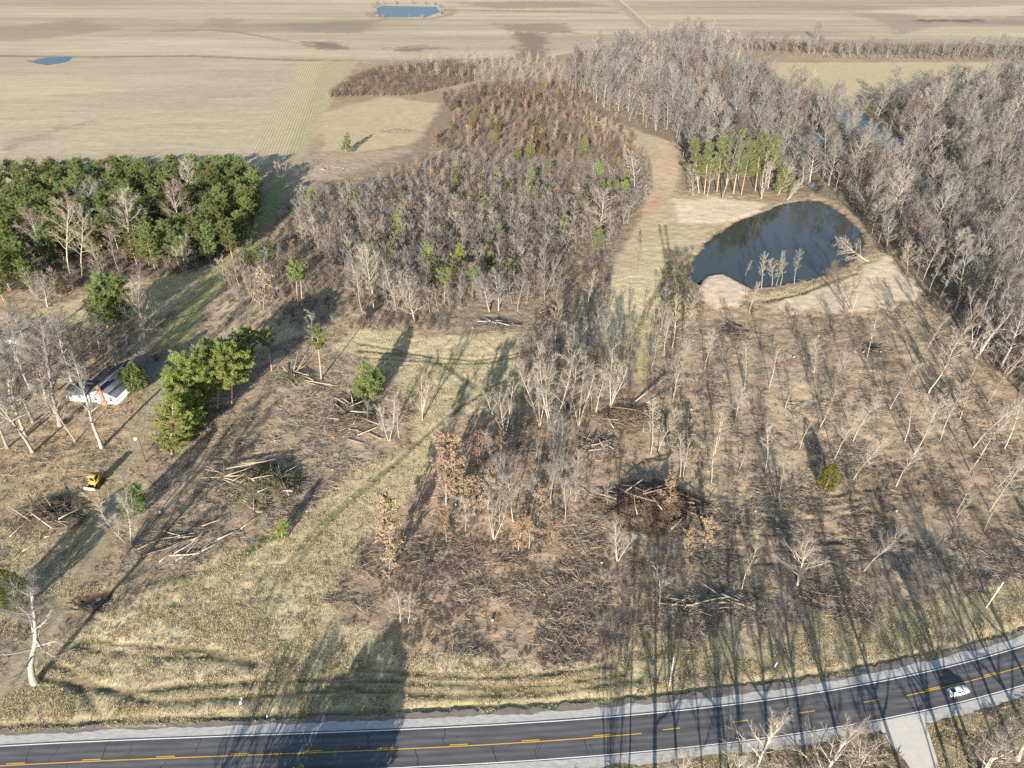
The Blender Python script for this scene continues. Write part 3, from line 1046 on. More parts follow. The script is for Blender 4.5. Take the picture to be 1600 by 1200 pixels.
LF_RUST = mat('rust leaves', (.29, .185, .12), .8, rnd=.22, hue=.03, var=.25, scale=1.5, trans=.25)
LF_TAN = mat('tan leaves', (.31, .23, .155), .8, rnd=.2, hue=.03, var=.25, scale=1.5, trans=.25)
ND_DARK = mat('dark needles', (.13, .16, .05), .75, rnd=.25, hue=.04, var=.35, scale=.9, trans=.25, spec=.3)
ND_MID = mat('green needles', (.155, .19, .06), .75, rnd=.22, hue=.04, var=.35, scale=.9, trans=.3, spec=.3)
ND_LIME = mat('yellow green needles', (.21, .25, .065), .75, rnd=.15, hue=.03, var=.3, scale=.9, trans=.3, spec=.3)
ND_WHITE = mat('soft pine needles', (.155, .18, .07), .75, rnd=.15, hue=.03, var=.35, scale=.9, trans=.3, spec=.3)
ND_CEDAR = mat('olive cedar sprays', (.135, .145, .028), .8, rnd=.15, hue=.02, var=.35, scale=1.4, trans=.2)
ND_BRONZE = mat('bronze cedar sprays', (.13, .105, .045), .8, rnd=.25, hue=.04, var=.3, scale=1.2, trans=.2)

BARK_SUN = mat('bleached bark', (.37, .33, .275), .9, var=.3, scale=2.5, stretch=(1, 1, .4), rnd=.15)
TW_SUN = mat('bleached twigs', (.31, .275, .225), .9, rnd=.15, hue=.02)

PROTO = {}        # name -> list of (trunk mesh, crown mesh, natural height)


def add_bare(key, n, bark, twm, seed, **kw):
    for k in range(n):
        w, t, l = bare_shape(seed + k, **kw)
        PROTO.setdefault(key, []).append((w.mesh('trunk', bark), t.mesh('crown', twm), kw.get('H', 16), None))


def recolour(key, src, bark, twm):
    for a, b, h, lf in PROTO[src]:
        a2, b2 = a.copy(), b.copy()
        a2.materials[0], b2.materials[0] = bark, twm
        PROTO.setdefault(key, []).append((a2, b2, h, lf))


add_bare('slender', 4, BARK_PALE, TW_PALE, 100, H=15, r0=.095, clear=.38, nl=18, Lmax=2.9, a0=1.0, a1=.45, curl=.10, nb=7, nt=10, tw=(.4, 1.1), twr=.011)
add_bare('tall', 4, BARK_GREY, TW_GREY, 200, H=18, r0=.15, clear=.34, nl=20, Lmax=5.2, a0=1.05, a1=.6, curl=.08, wig=.07, upt=.06, nb=9, nt=15, tw=(.5, 1.3), twr=.012)
add_bare('vase', 3, BARK_PALE, TW_PALE, 300, H=17, r0=.17, clear=.24, nl=18, Lmax=4.8, a0=.65, a1=.3, curl=.08, nb=8, nt=12, tw=(.5, 1.3), prof='vase', stems=3, flare=.24, twr=.012)
add_bare('broad', 3, BARK_GREY, TW_GREY, 400, H=15, r0=.30, clear=.20, nl=22, Lmax=7.0, a0=1.15, a1=.55, curl=.08, nb=11, nt=15, tw=(.5, 1.4), prof='broad', wig=.06, lr=.40, twr=.013, upt=.05)
add_bare('gnarled', 3, BARK_GREY, TW_GREY, 500, H=20, r0=.36, clear=.30, nl=20, Lmax=6.5, a0=1.25, a1=.4, curl=.11, nb=12, nt=15, tw=(.5, 1.3), prof='broad', wig=.07, twr=.014, lr=.42)
add_bare('young', 4, BARK_GREY, TW_GREY, 600, H=9, r0=.055, clear=.12, nl=15, Lmax=2.9, a0=.95, a1=.55, curl=.06, nb=7, nt=10, tw=(.35, .9), twr=.012, wig=.09, upt=.05)
recolour('slender_tan', 'slender', BARK_PALE, TW_TAN)
recolour('slender_red', 'slender', BARK_GREY, TW_RED)
recolour('tall_pale', 'tall', BARK_PALE, TW_PALE)
recolour('tall_tan', 'tall', BARK_PALE, TW_TAN)
recolour('tall_dark', 'tall', BARK_DARK, TW_BROWN)
recolour('vase_red', 'vase', BARK_PALE, TW_RED)
recolour('vase_grey', 'vase', BARK_GREY, TW_GREY)
recolour('broad_red', 'broad', BARK_GREY, TW_RED)
recolour('broad_pale', 'broad', BARK_PALE, TW_PALE)
add_bare('roadside', 3, BARK_SUN, TW_SUN, 420, H=16, r0=.30, clear=.28, nl=20, Lmax=6.5, a0=1.0, a1=.45, curl=.10, nb=10, nt=10, tw=(.5, 1.3), prof='broad', wig=.06, lr=.5, twr=.014, upt=.12)
recolour('young_tan', 'young', BARK_GREY, TW_TAN)
recolour('young_pale', 'young', BARK_PALE, TW_PALE)
recolour('young_brown', 'young', BARK_DARK, TW_BROWN)
for k in range(4):
    w, t, l = bare_shape(700 + k, H=11, r0=.12, clear=.12, nl=16, Lmax=2.8, a0=1.05, a1=.5, nb=5, nt=5, tw=(.3, .8), leaves=1500, leaf=.17)
    tm, cm, lm, lt = w.mesh('trunk', BARK_GREY), t.mesh('twigs', TW_BROWN), l.mesh('crown', LF_RUST), l.mesh('crown', LF_TAN)
    PROTO.setdefault('rust_oak', []).append((tm, lm, 11, cm))
    PROTO.setdefault('tan_oak', []).append((tm, lt, 11, cm))


def add_pine(key, n, bark, nm, seed, fn=pine_shape, **kw):
    for k in range(n):
        w, t = fn(seed + k, **kw)
        PROTO.setdefault(key, []).append((w.mesh('trunk', bark), t.mesh('crown', nm), kw['H'], None))


add_pine('block_pine', 5, BARK_PINE, ND_DARK, 800, H=14, clear=.22, Rmax=3.7, whorls=14, per=6, clumps=5, K=26, bl=.55, form='round', irregular=.4, bw=.055)
recolour('block_pine_light', 'block_pine', BARK_PINE, ND_MID)
add_pine('white_pine', 3, BARK_PINE, ND_WHITE, 820, H=19, clear=.34, Rmax=4.0, whorls=13, per=7, clumps=7, K=28, bl=.55, form='shelf', irregular=.38, r0=.22, bw=.055)
add_pine('row_pine', 3, BARK_PINE, ND_LIME, 840, H=13, clear=.10, Rmax=3.8, whorls=16, per=7, clumps=6, K=26, bl=.48, form='round', irregular=.35, bw=.055)
add_pine('row_tall', 3, BARK_PINE, ND_LIME, 850, H=13, clear=.42, Rmax=3.7, whorls=12, per=7, clumps=6, K=28, bl=.5, form='round', irregular=.35, bw=.055)
recolour('row_pine_dark', 'row_pine', BARK_PINE, ND_MID)
add_pine('top_pine', 3, BARK_PINE, ND_MID, 860, H=14, clear=.62, Rmax=2.7, whorls=7, per=5, clumps=4, K=18, bl=.55, form='round', irregular=.35, bw=.085)
add_pine('small_pine', 3, BARK_PINE, ND_MID, 880, H=7, clear=.12, Rmax=2.2, whorls=9, per=5, clumps=4, K=15, bl=.5, form='cone', irregular=.3, r0=.1, bw=.075)
recolour('small_pine_lime', 'small_pine', BARK_PINE, ND_LIME)
add_pine('cedar', 3, BARK_PINE, ND_CEDAR, 900, cedar_shape, H=9, R=2.1)
recolour('cedar_dark', 'cedar', BARK_PINE, ND_DARK)
recolour('cedar_bronze', 'cedar', BARK_PINE, ND_BRONZE)
recolour('cedar_green', 'cedar', BARK_PINE, ND_MID)
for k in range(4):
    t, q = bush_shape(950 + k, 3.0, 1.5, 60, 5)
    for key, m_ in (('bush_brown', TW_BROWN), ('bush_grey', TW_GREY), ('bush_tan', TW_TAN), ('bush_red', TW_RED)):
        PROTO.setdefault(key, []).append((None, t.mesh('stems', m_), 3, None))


def lean_euler(rz, lx=0.0, ly=0.0):
    """spin about the trunk, then lean so that the top moves by (lx, ly) per unit height"""
    q = Vector((0, 0, 1)).rotation_difference(Vector((lx, ly, 1)).normalized())
    return (q.to_matrix() @ Matrix.Rotation(rz, 3, 'Z')).to_euler()


TREES = []        # every tree that stands singly: dict(name, key, x, y, h, ...), built at the end of the placing


def tree(name, key, x, y, h, label=None, cat=None, group=None, lean=(0, 0), rz=None, var=None, look=None):
    TREES.append(dict(name=name, key=key, x=float(x), y=float(y), h=float(h), label=label, cat=cat, group=group, lean=lean,
                      rz=rz if rz is not None else float(RNG.uniform(0, 6.283)), var=var, look=look))


def build_tree(t):
    P = PROTO[t['key']]
    tm, cm, h0, extra = P[t['var'] % len(P) if t['var'] is not None else int(RNG.integers(len(P)))]
    o = empty(t['name'], (t['x'], t['y'], gz(t['x'], t['y'])), t['label'], t['cat'], t['group'], lean_euler(t['rz'], *t['lean']), t['h'] / h0)
    if tm is not None:
        put('trunk', tm, o)
    c = put('crown' if t['cat'] != 'shrub' else 'stems', cm, o)
    if extra is not None:
        put('twigs', extra, o, kind='stuff')
    return o


# ------------------------------------------------------------------ masses nobody could count: copies of small meshes on scattered points
def merged_proto(tm, cm, extra=None):
    v, q, t, mi, mats = [], [], [], [], []
    n = 0
    for me in (tm, cm, extra):
        if me is None:
            continue
        co = np.empty(len(me.vertices) * 3, np.float32)
        me.vertices.foreach_get('co', co)
        lt = np.empty(len(me.polygons), np.int32)
        me.polygons.foreach_get('loop_total', lt)
        vi = np.empty(len(me.loops), np.int32)
        me.loops.foreach_get('vertex_index', vi)
        ls = np.empty(len(me.polygons), np.int32)
        me.polygons.foreach_get('loop_start', ls)
        Q = vi[(ls[lt == 4])[:, None] + np.arange(4)] + n
        T = vi[(ls[lt == 3])[:, None] + np.arange(3)] + n
        v.append(co.reshape(-1, 3))
        q.append((Q, len(mats)))
        t.append((T, len(mats)))
        mats.append(me.materials[0])
        n += len(co) // 3
    Qa, Ta = np.vstack([a for a, _ in q]), np.vstack([a for a, _ in t])
    me = np_mesh('mass_piece', np.vstack(v), Qa, Ta, None)
    for m_ in mats:
        me.materials.append(m_)
    idx = np.concatenate([np.full(len(a), k, np.int32) for a, k in q] + [np.full(len(a), k, np.int32) for a, k in t])
    if len(me.polygons) == len(idx):
        me.polygons.foreach_set('material_index', idx)
    return me


def scatter(name, metas, pts, scl, rot, pick):
    """one object: copies of the meshes METAS on points PTS (N,3), with scales SCL (N,3), euler ROT (N,3), PICK = which mesh"""
    pm = bpy.data.meshes.new(name)
    n = len(pts)
    pm.vertices.add(n)
    pm.vertices.foreach_set('co', np.asarray(pts, np.float32).ravel())
    for an, typ, fld, val in (('size', 'FLOAT_VECTOR', 'vector', scl), ('turn', 'FLOAT_VECTOR', 'vector', rot)):
        a = pm.attributes.new(an, typ, 'POINT')
        a.data.foreach_set(fld, np.asarray(val, np.float32).ravel())
    a = pm.attributes.new('pick', 'INT', 'POINT')
    a.data.foreach_set('value', np.asarray(pick, np.int32))
    ng = bpy.data.node_groups.new(name, 'GeometryNodeTree')
    ng.interface.new_socket('Geometry', in_out='INPUT', socket_type='NodeSocketGeometry')
    ng.interface.new_socket('Geometry', in_out='OUTPUT', socket_type='NodeSocketGeometry')
    N, L = ng.nodes.new, ng.links.new
    gi, go, jn = N('NodeGroupInput'), N('NodeGroupOutput'), N('GeometryNodeJoinGeometry')

    def named(an, typ):
        x = N('GeometryNodeInputNamedAttribute')
        x.data_type = typ
        x.inputs['Name'].default_value = an
        return x.outputs['Attribute']
    size, turn, pk = named('size', 'FLOAT_VECTOR'), named('turn', 'FLOAT_VECTOR'), named('pick', 'INT')
    e2r = N('FunctionNodeEulerToRotation')
    L(turn, e2r.inputs[0])
    for k, me in enumerate(metas):
        po = bpy.data.objects.new(me.name, me)
        oi = N('GeometryNodeObjectInfo')
        oi.inputs['Object'].default_value = po
        cmp_ = N('FunctionNodeCompare')
        cmp_.data_type = 'INT'
        cmp_.operation = 'EQUAL'
        ins = [s for s in cmp_.inputs if s.type == 'INT']
        L(pk, ins[0])
        ins[1].default_value = k
        ip = N('GeometryNodeInstanceOnPoints')
        L(gi.outputs[0], ip.inputs['Points'])
        L(cmp_.outputs[0], ip.inputs['Selection'])
        L(oi.outputs['Geometry'], ip.inputs['Instance'])
        L(e2r.outputs[0], ip.inputs['Rotation'])
        L(size, ip.inputs['Scale'])
        L(ip.outputs[0], jn.inputs[0])
    L(jn.outputs[0], go.inputs[0])
    o = put(name, pm, kind='stuff')
    o.modifiers.new('scatter', 'NODES').node_group = ng
    return o


def poisson(P, dmin, n, seed, avoid=None, dens=None):
    """points at least DMIN apart inside polygon P (world)"""
    r = np.random.default_rng(seed)
    lo, hi = P.min(0), P.max(0)
    area = (hi - lo).prod()
    cand = r.uniform(lo, hi, (int(min(60000, area / dmin ** 2 * 6)) + 50, 2))
    cand = cand[sdf_poly(cand[:, 0], cand[:, 1], P) > 0]
    for A in avoid or ():
        if len(cand):
            cand = cand[sdf_poly(cand[:, 0], cand[:, 1], A) < 0]
    grid, out = {}, []
    for p in cand:
        c = (int(p[0] // dmin), int(p[1] // dmin))
        if any((p[0] - q[0]) ** 2 + (p[1] - q[1]) ** 2 < dmin * dmin for i in (-1, 0, 1) for j in (-1, 0, 1) for q in grid.get((c[0] + i, c[1] + j), ())):
            continue
        grid.setdefault(c, []).append(p)
        out.append(p)
        if n and len(out) >= n:
            break
    return np.array(out).reshape(-1, 2)


def in_view(x, y, z=0.0, pad=60):
    d = depth_of(y, z)
    px = 800 + FPX * x / d
    return (px > -pad) & (px < 1600 + pad)
# ------------------------------------------------------------------ trees one can point at: foot and top as they stand on the ground
def stand(name, key, base, top, cat, look, hk=1.0, var=None, lean_k=1.0, label=None, group=None):
    x, y, h, dx = height_from_top(base, top)
    h *= hk
    lx = dx / max(h, 1) * lean_k
    ly = float(RNG.normal(0, .02))
    tree(name, key, x, y, h, label, cat, group, (lx, ly), var=var, look=look)
    TREES[-1]['base'] = base


# thin trees left standing in rows in the cleared ground, by the pond and in the central stand
SLENDER = [
    (1100, 579, 1105, 515), (1163, 606, 1174, 532), (1202, 605, 1226, 540), (1227, 638, 1246, 588), (1318, 577, 1340, 518), (1299, 607, 1328, 550),
    (1441, 559, 1471, 490), (1450, 616, 1492, 525), (1509, 606, 1559, 515), (1544, 629, 1596, 545), (1281, 668, 1320, 600), (1333, 689, 1360, 622),
    (1303, 719, 1330, 640), (1332, 751, 1364, 680), (1414, 689, 1443, 615), (1428, 709, 1468, 628), (1470, 687, 1505, 610), (1516, 736, 1590, 640),
    (1521, 699, 1600, 600), (1595, 734, 1640, 660), (1117, 707, 1132, 645), (1197, 729, 1212, 662), (1156, 731, 1170, 685), (1219, 766, 1236, 712),
    (1067, 748, 1078, 695), (1062, 746, 1068, 690), (1112, 754, 1125, 695), (1271, 582, 1286, 530), (1190, 451, 1201, 400), (1220, 444, 1231, 393),
    (1213, 445, 1222, 402), (1206, 446, 1213, 405), (1241, 444, 1250, 395), (1171, 489, 1182, 440), (1165, 428, 1172, 402), (1318, 484, 1300, 420), (1328, 484, 1326, 420),
    (1332, 484, 1355, 430), (1159, 920, 1176, 850), (1349, 893, 1400, 825), (1489, 819, 1512, 770), (1538, 830, 1566, 780), (1495, 801, 1520, 740), (1546, 798, 1590, 730),
    (1017, 709, 1030, 625), (1027, 708, 1052, 640), (1118, 706, 1134, 640), (1051, 629, 1058, 570), (1052, 618, 1064, 540), (1038, 556, 1040, 495), (1049, 546, 1066, 470), (1066, 524, 1080, 460),
    (1355, 560, 1380, 500), (1390, 640, 1425, 570), (1480, 560, 1520, 480), (1570, 700, 1620, 620), (1400, 760, 1430, 700), (1560, 760, 1600, 700), (1250, 700, 1268, 650), (1150, 660, 1160, 600),
]
for n, (bx, by, tx, ty) in enumerate(SLENDER):
    dark = bx in (1318, 1328)
    stand('bare_tree', 'tall_dark' if dark else ('slender', 'slender', 'slender_tan', 'tall_pale')[n % 4], (bx, by), (tx, ty), 'bare tree', 'dark thin bare tree' if dark else ('slender pale bare tree' if n % 4 != 2 else 'slender tan bare tree'), 1.05)
for bx, by, tx, ty, key, look in [
    (844, 667, 848, 560, 'vase', 'tall many-stemmed pale bare tree'), (861, 672, 863, 553, 'vase', 'tall many-stemmed pale bare tree'), (787, 680, 790, 585, 'vase', 'tall many-stemmed pale bare tree'),
    (882, 659, 884, 590, 'slender_red', 'thin reddish bare tree'), (892, 658, 899, 560, 'tall_pale', 'tall pale bare tree'), (904, 666, 915, 580, 'vase_red', 'reddish many-stemmed bare tree'), (925, 644, 927, 575, 'slender_tan', 'slender tan bare tree'),
    (931, 645, 936, 570, 'tall_pale', 'tall pale bare tree'), (953, 638, 957, 548, 'vase', 'tall many-stemmed pale bare tree'), (878, 739, 885, 655, 'tall', 'grey bare tree'), (864, 724, 866, 655, 'tall', 'grey bare tree'), (861, 786, 868, 705, 'tall', 'grey bare tree'),
    (891, 772, 899, 705, 'slender', 'slender pale bare tree'), (883, 814, 889, 750, 'slender', 'slender pale bare tree'), (852, 782, 854, 720, 'slender_tan', 'slender tan bare tree'), (845, 782, 845, 728, 'slender_tan', 'slender tan bare tree'), (802, 815, 806, 738, 'tall_pale', 'tall pale bare tree'),
    (773, 820, 775, 725, 'tall', 'grey bare tree'), (787, 790, 787, 715, 'tall', 'grey bare tree'), (769, 734, 768, 675, 'slender', 'slender pale bare tree'), (796, 743, 796, 690, 'slender_tan', 'slender tan bare tree'), (772, 842, 773, 775, 'vase', 'tall many-stemmed pale bare tree'),
    (700, 690, 700, 640, 'young_tan', 'low tan bare tree'), (965, 876, 978, 808, 'vase', 'tall many-stemmed pale bare tree'), (1030, 950, 1038, 895, 'young_pale', 'low pale bare tree'), (626, 974, 619, 928, 'young_pale', 'low pale bare tree'), (638, 974, 645, 930, 'young_pale', 'low pale bare tree'), (1246, 915, 1256, 845, 'broad_pale', 'bushy pale bare tree'),
    (891, 566, 895, 500, 'vase', 'tall many-stemmed pale bare tree'), (868, 544, 868, 480, 'tall_tan', 'tan bare tree'), (924, 548, 940, 480, 'vase_grey', 'grey many-stemmed bare tree'), (918, 484, 926, 425, 'slender', 'slender pale bare tree'), (852, 458, 858, 385, 'vase_grey', 'grey many-stemmed bare tree'),
    (765, 486, 756, 425, 'broad', 'spreading grey bare tree'), (779, 484, 779, 428, 'broad', 'spreading grey bare tree'), (809, 486, 808, 432, 'tall', 'grey bare tree'), (996, 432, 1001, 385, 'slender_red', 'thin reddish bare tree'), (938, 378, 943, 298, 'tall_pale', 'tall pale bare tree'), (992, 300, 995, 240, 'tall_pale', 'tall pale bare tree'),
    (584, 482, 578, 396, 'tall_pale', 'tall pale bare tree'), (566, 486, 548, 415, 'slender', 'slender pale bare tree'), (620, 482, 622, 410, 'vase', 'tall many-stemmed pale bare tree'), (648, 504, 648, 442, 'broad_pale', 'bushy pale bare tree'), (436, 470, 428, 415, 'slender', 'slender pale bare tree'),
    (660, 657, 660, 580, 'vase_red', 'reddish many-stemmed bare tree'), (608, 690, 604, 625, 'vase', 'tall many-stemmed pale bare tree'), (624, 686, 622, 640, 'slender', 'slender pale bare tree'), (576, 655, 575, 625, 'young', 'low grey bare tree'), (430, 520, 432, 480, 'young', 'low grey bare tree'), (488, 535, 485, 490, 'young_pale', 'low pale bare tree'),
    (840, 560, 842, 510, 'vase_red', 'reddish many-stemmed bare tree'), (905, 560, 905, 500, 'slender_red', 'thin reddish bare tree'), (950, 570, 953, 515, 'tall', 'grey bare tree'), (975, 560, 980, 500, 'slender_red', 'thin reddish bare tree'), (855, 600, 856, 540, 'vase_red', 'reddish many-stemmed bare tree'), (915, 610, 918, 550, 'tall', 'grey bare tree'), (820, 610, 820, 560, 'vase_red', 'reddish many-stemmed bare tree'), (895, 590, 897, 530, 'tall', 'grey bare tree'),
    # around the house on the left
    (52, 707, 2, 590, 'gnarled', 'tall old gnarled bare tree'), (40, 682, -12, 560, 'gnarled', 'tall old gnarled bare tree'), (52, 660, 22, 560, 'gnarled', 'tall old gnarled bare tree'), (94, 665, 62, 520, 'gnarled', 'tall old gnarled bare tree'), (86, 648, 48, 545, 'tall_pale', 'tall pale bare tree'), (159, 699, 112, 580, 'gnarled', 'tall old gnarled bare tree'),
    (22, 640, -15, 530, 'gnarled', 'tall old gnarled bare tree'), (72, 622, 42, 515, 'gnarled', 'tall old gnarled bare tree'), (112, 596, 92, 512, 'broad', 'spreading grey bare tree'), (135, 585, 122, 520, 'broad', 'spreading grey bare tree'), (78, 588, 55, 500, 'gnarled', 'tall old gnarled bare tree'), (118, 690, 75, 600, 'tall_pale', 'tall pale bare tree'), (12, 700, -40, 600, 'gnarled', 'tall old gnarled bare tree'), (230, 566, 226, 530, 'broad', 'spreading grey bare tree'), (155, 545, 146, 495, 'broad', 'spreading grey bare tree'), (40, 540, 22, 470, 'gnarled', 'tall old gnarled bare tree'), (100, 545, 86, 488, 'broad', 'spreading grey bare tree'),
    (226, 532, 218, 447, 'broad_pale', 'wide round bare tree'), (200, 535, 178, 500, 'young_pale', 'low pale bare tree'), (47, 608, 15, 530, 'gnarled', 'tall old gnarled bare tree'), (170, 555, 160, 520, 'young_pale', 'low pale bare tree'), (28, 580, 5, 500, 'tall', 'grey bare tree'),
    (55, 1068, 2, 935, 'gnarled', 'massive old bare tree with pale trunk'), (204, 855, 170, 752, 'vase', 'tall many-stemmed pale bare tree'), (75, 480, 55, 430, 'broad_pale', 'bushy pale bare tree'), (60, 470, 40, 425, 'vase_grey', 'grey many-stemmed bare tree'),
    # in and before the pine block
    (180, 305, 176, 268, 'broad_red', 'reddish round bare tree among pines'), (130, 345, 133, 290, 'broad', 'spreading grey bare tree among pines'), (205, 392, 200, 320, 'broad_pale', 'spreading pale bare tree among pines'), (280, 368, 278, 305, 'broad_red', 'reddish round bare tree among pines'), (295, 315, 296, 268, 'broad_pale', 'spreading pale bare tree among pines'),
    (72, 408, 55, 345, 'broad_red', 'reddish round bare tree among pines'), (110, 428, 92, 335, 'tall_tan', 'tan bare tree among pines'), (128, 430, 125, 350, 'tall_pale', 'tall pale bare tree among pines'), (186, 425, 178, 370, 'slender_red', 'reddish bare tree among pines'), (160, 430, 150, 385, 'tall_tan', 'tan bare tree among pines'), (290, 432, 285, 380, 'vase', 'many-stemmed pale bare tree among pines'), (95, 310, 95, 285, 'broad_red', 'reddish round bare tree among pines'), (30, 315, 30, 290, 'broad_red', 'reddish round bare tree among pines'), (330, 330, 330, 300, 'tall_tan', 'tan bare tree among pines'), (320, 365, 322, 330, 'slender_red', 'reddish bare tree among pines'),
    (440, 290, 436, 250, 'vase', 'many-stemmed pale bare tree'), (395, 470, 385, 410, 'vase', 'tall many-stemmed pale bare tree'), (375, 455, 370, 405, 'tall_tan', 'tan bare tree'), (352, 445, 345, 405, 'young_pale', 'low pale bare tree'),
    # round the pond and grove
    (1128, 312, 1145, 220, 'tall', 'grey bare tree'), (1190, 310, 1215, 245, 'vase', 'tall many-stemmed pale bare tree'), (1083, 305, 1080, 260, 'young_pale', 'low pale bare tree'), (1105, 307, 1112, 250, 'tall_pale', 'tall pale bare tree'), (1215, 305, 1240, 262, 'young_pale', 'low pale bare tree'), (1230, 312, 1262, 270, 'vase', 'tall many-stemmed pale bare tree'),
    (1287, 272, 1305, 180, 'gnarled', 'tall leaning pale bare tree'), (1284, 240, 1298, 195, 'tall_pale', 'tall pale bare tree'), (1320, 480, 1300, 410, 'tall_dark', 'dark thin bare tree'),
    # right edge of the clearing
    (1416, 430, 1422, 378, 'tall_pale', 'tall pale bare tree'), (1432, 432, 1445, 385, 'tall_pale', 'tall pale bare tree'), (1440, 448, 1450, 370, 'tall_pale', 'tall pale bare tree'), (1452, 458, 1466, 400, 'slender', 'slender pale bare tree'), (1466, 472, 1485, 410, 'slender', 'slender pale bare tree'),
    (1494, 482, 1530, 385, 'gnarled', 'tall old gnarled bare tree'), (1506, 487, 1560, 410, 'gnarled', 'tall old gnarled bare tree'), (1520, 545, 1555, 450, 'vase_grey', 'grey many-stemmed bare tree'), (1563, 575, 1620, 480, 'gnarled', 'tall old gnarled bare tree'), (1540, 530, 1590, 440, 'vase_grey', 'grey many-stemmed bare tree'), (1598, 610, 1640, 500, 'tall_pale', 'tall pale bare tree'), (1525, 560, 1600, 450, 'gnarled', 'tall leaning pale bare tree'),
    (1480, 1130, 1490, 1080, 'young_pale', 'low pale bare tree'),
]:
    if (bx, by) == (1480, 1130):
        continue
    stand('bare_tree', key, (bx, by), (tx, ty), 'bare tree', look, 1.25 if 'among pines' in look else 1.04, lean_k=.9)

# south side of the road: crowns reach into the picture, shadows fall across it
for x, y, h, lx, key in [(37, 57.5, 19, .03, 'roadside'), (47.5, 57, 18.5, .05, 'roadside'), (54, 57.5, 16.5, .03, 'roadside'), (26, 54.5, 15, .0, 'roadside'), (33, 53, 16, .0, 'roadside'), (77, 60.5, 17, -.10, 'roadside'), (84, 63, 16.5, -.05, 'roadside'), (92, 64.5, 17, -.05, 'roadside'), (71, 56, 16, .0, 'roadside')]:
    tree('bare_tree', key, x, y, h, None, 'bare tree', None, (lx, .06), look='pale spreading bare tree south of the road')
    TREES[-1]['base'] = (800 + FPX * x / depth_of(y), 1215)
for x, y, h, key in [(17, 50, 20, 'tall'), (21, 46, 22, 'gnarled'), (14, 44, 17, 'vase_grey'), (28, 42, 21, 'tall'), (40, 48, 20, 'gnarled'), (44, 40, 19, 'tall'), (52, 45, 20, 'tall'), (58, 42, 17, 'vase_grey'), (62, 50, 21, 'gnarled'), (66, 44, 20, 'tall'), (73, 48, 22, 'gnarled'), (80, 50, 20, 'tall'), (86, 52, 21, 'gnarled'), (98, 56, 21, 'tall'), (104, 60, 19, 'vase_grey'), (110, 58, 20, 'gnarled'),
                     (-38, 52, 10, 'tall'), (-41, 50, 9, 'vase_grey'), (-44, 54, 8.5, 'slender'), (-47, 50, 9.5, 'tall'), (-40, 49, 10.5, 'broad'), (-44, 48, 10.5, 'broad'), (-48, 53, 8, 'vase_grey'), (-50, 49, 9, 'broad'), (-42.5, 53, 9, 'tall'), (34, 47, 18, 'vase_grey')]:
    tree('bare_tree', key, x, y, h, 'bare tree beyond the lower edge whose shadow crosses the road', 'bare tree', 'bare trees behind the road', (0, 0))

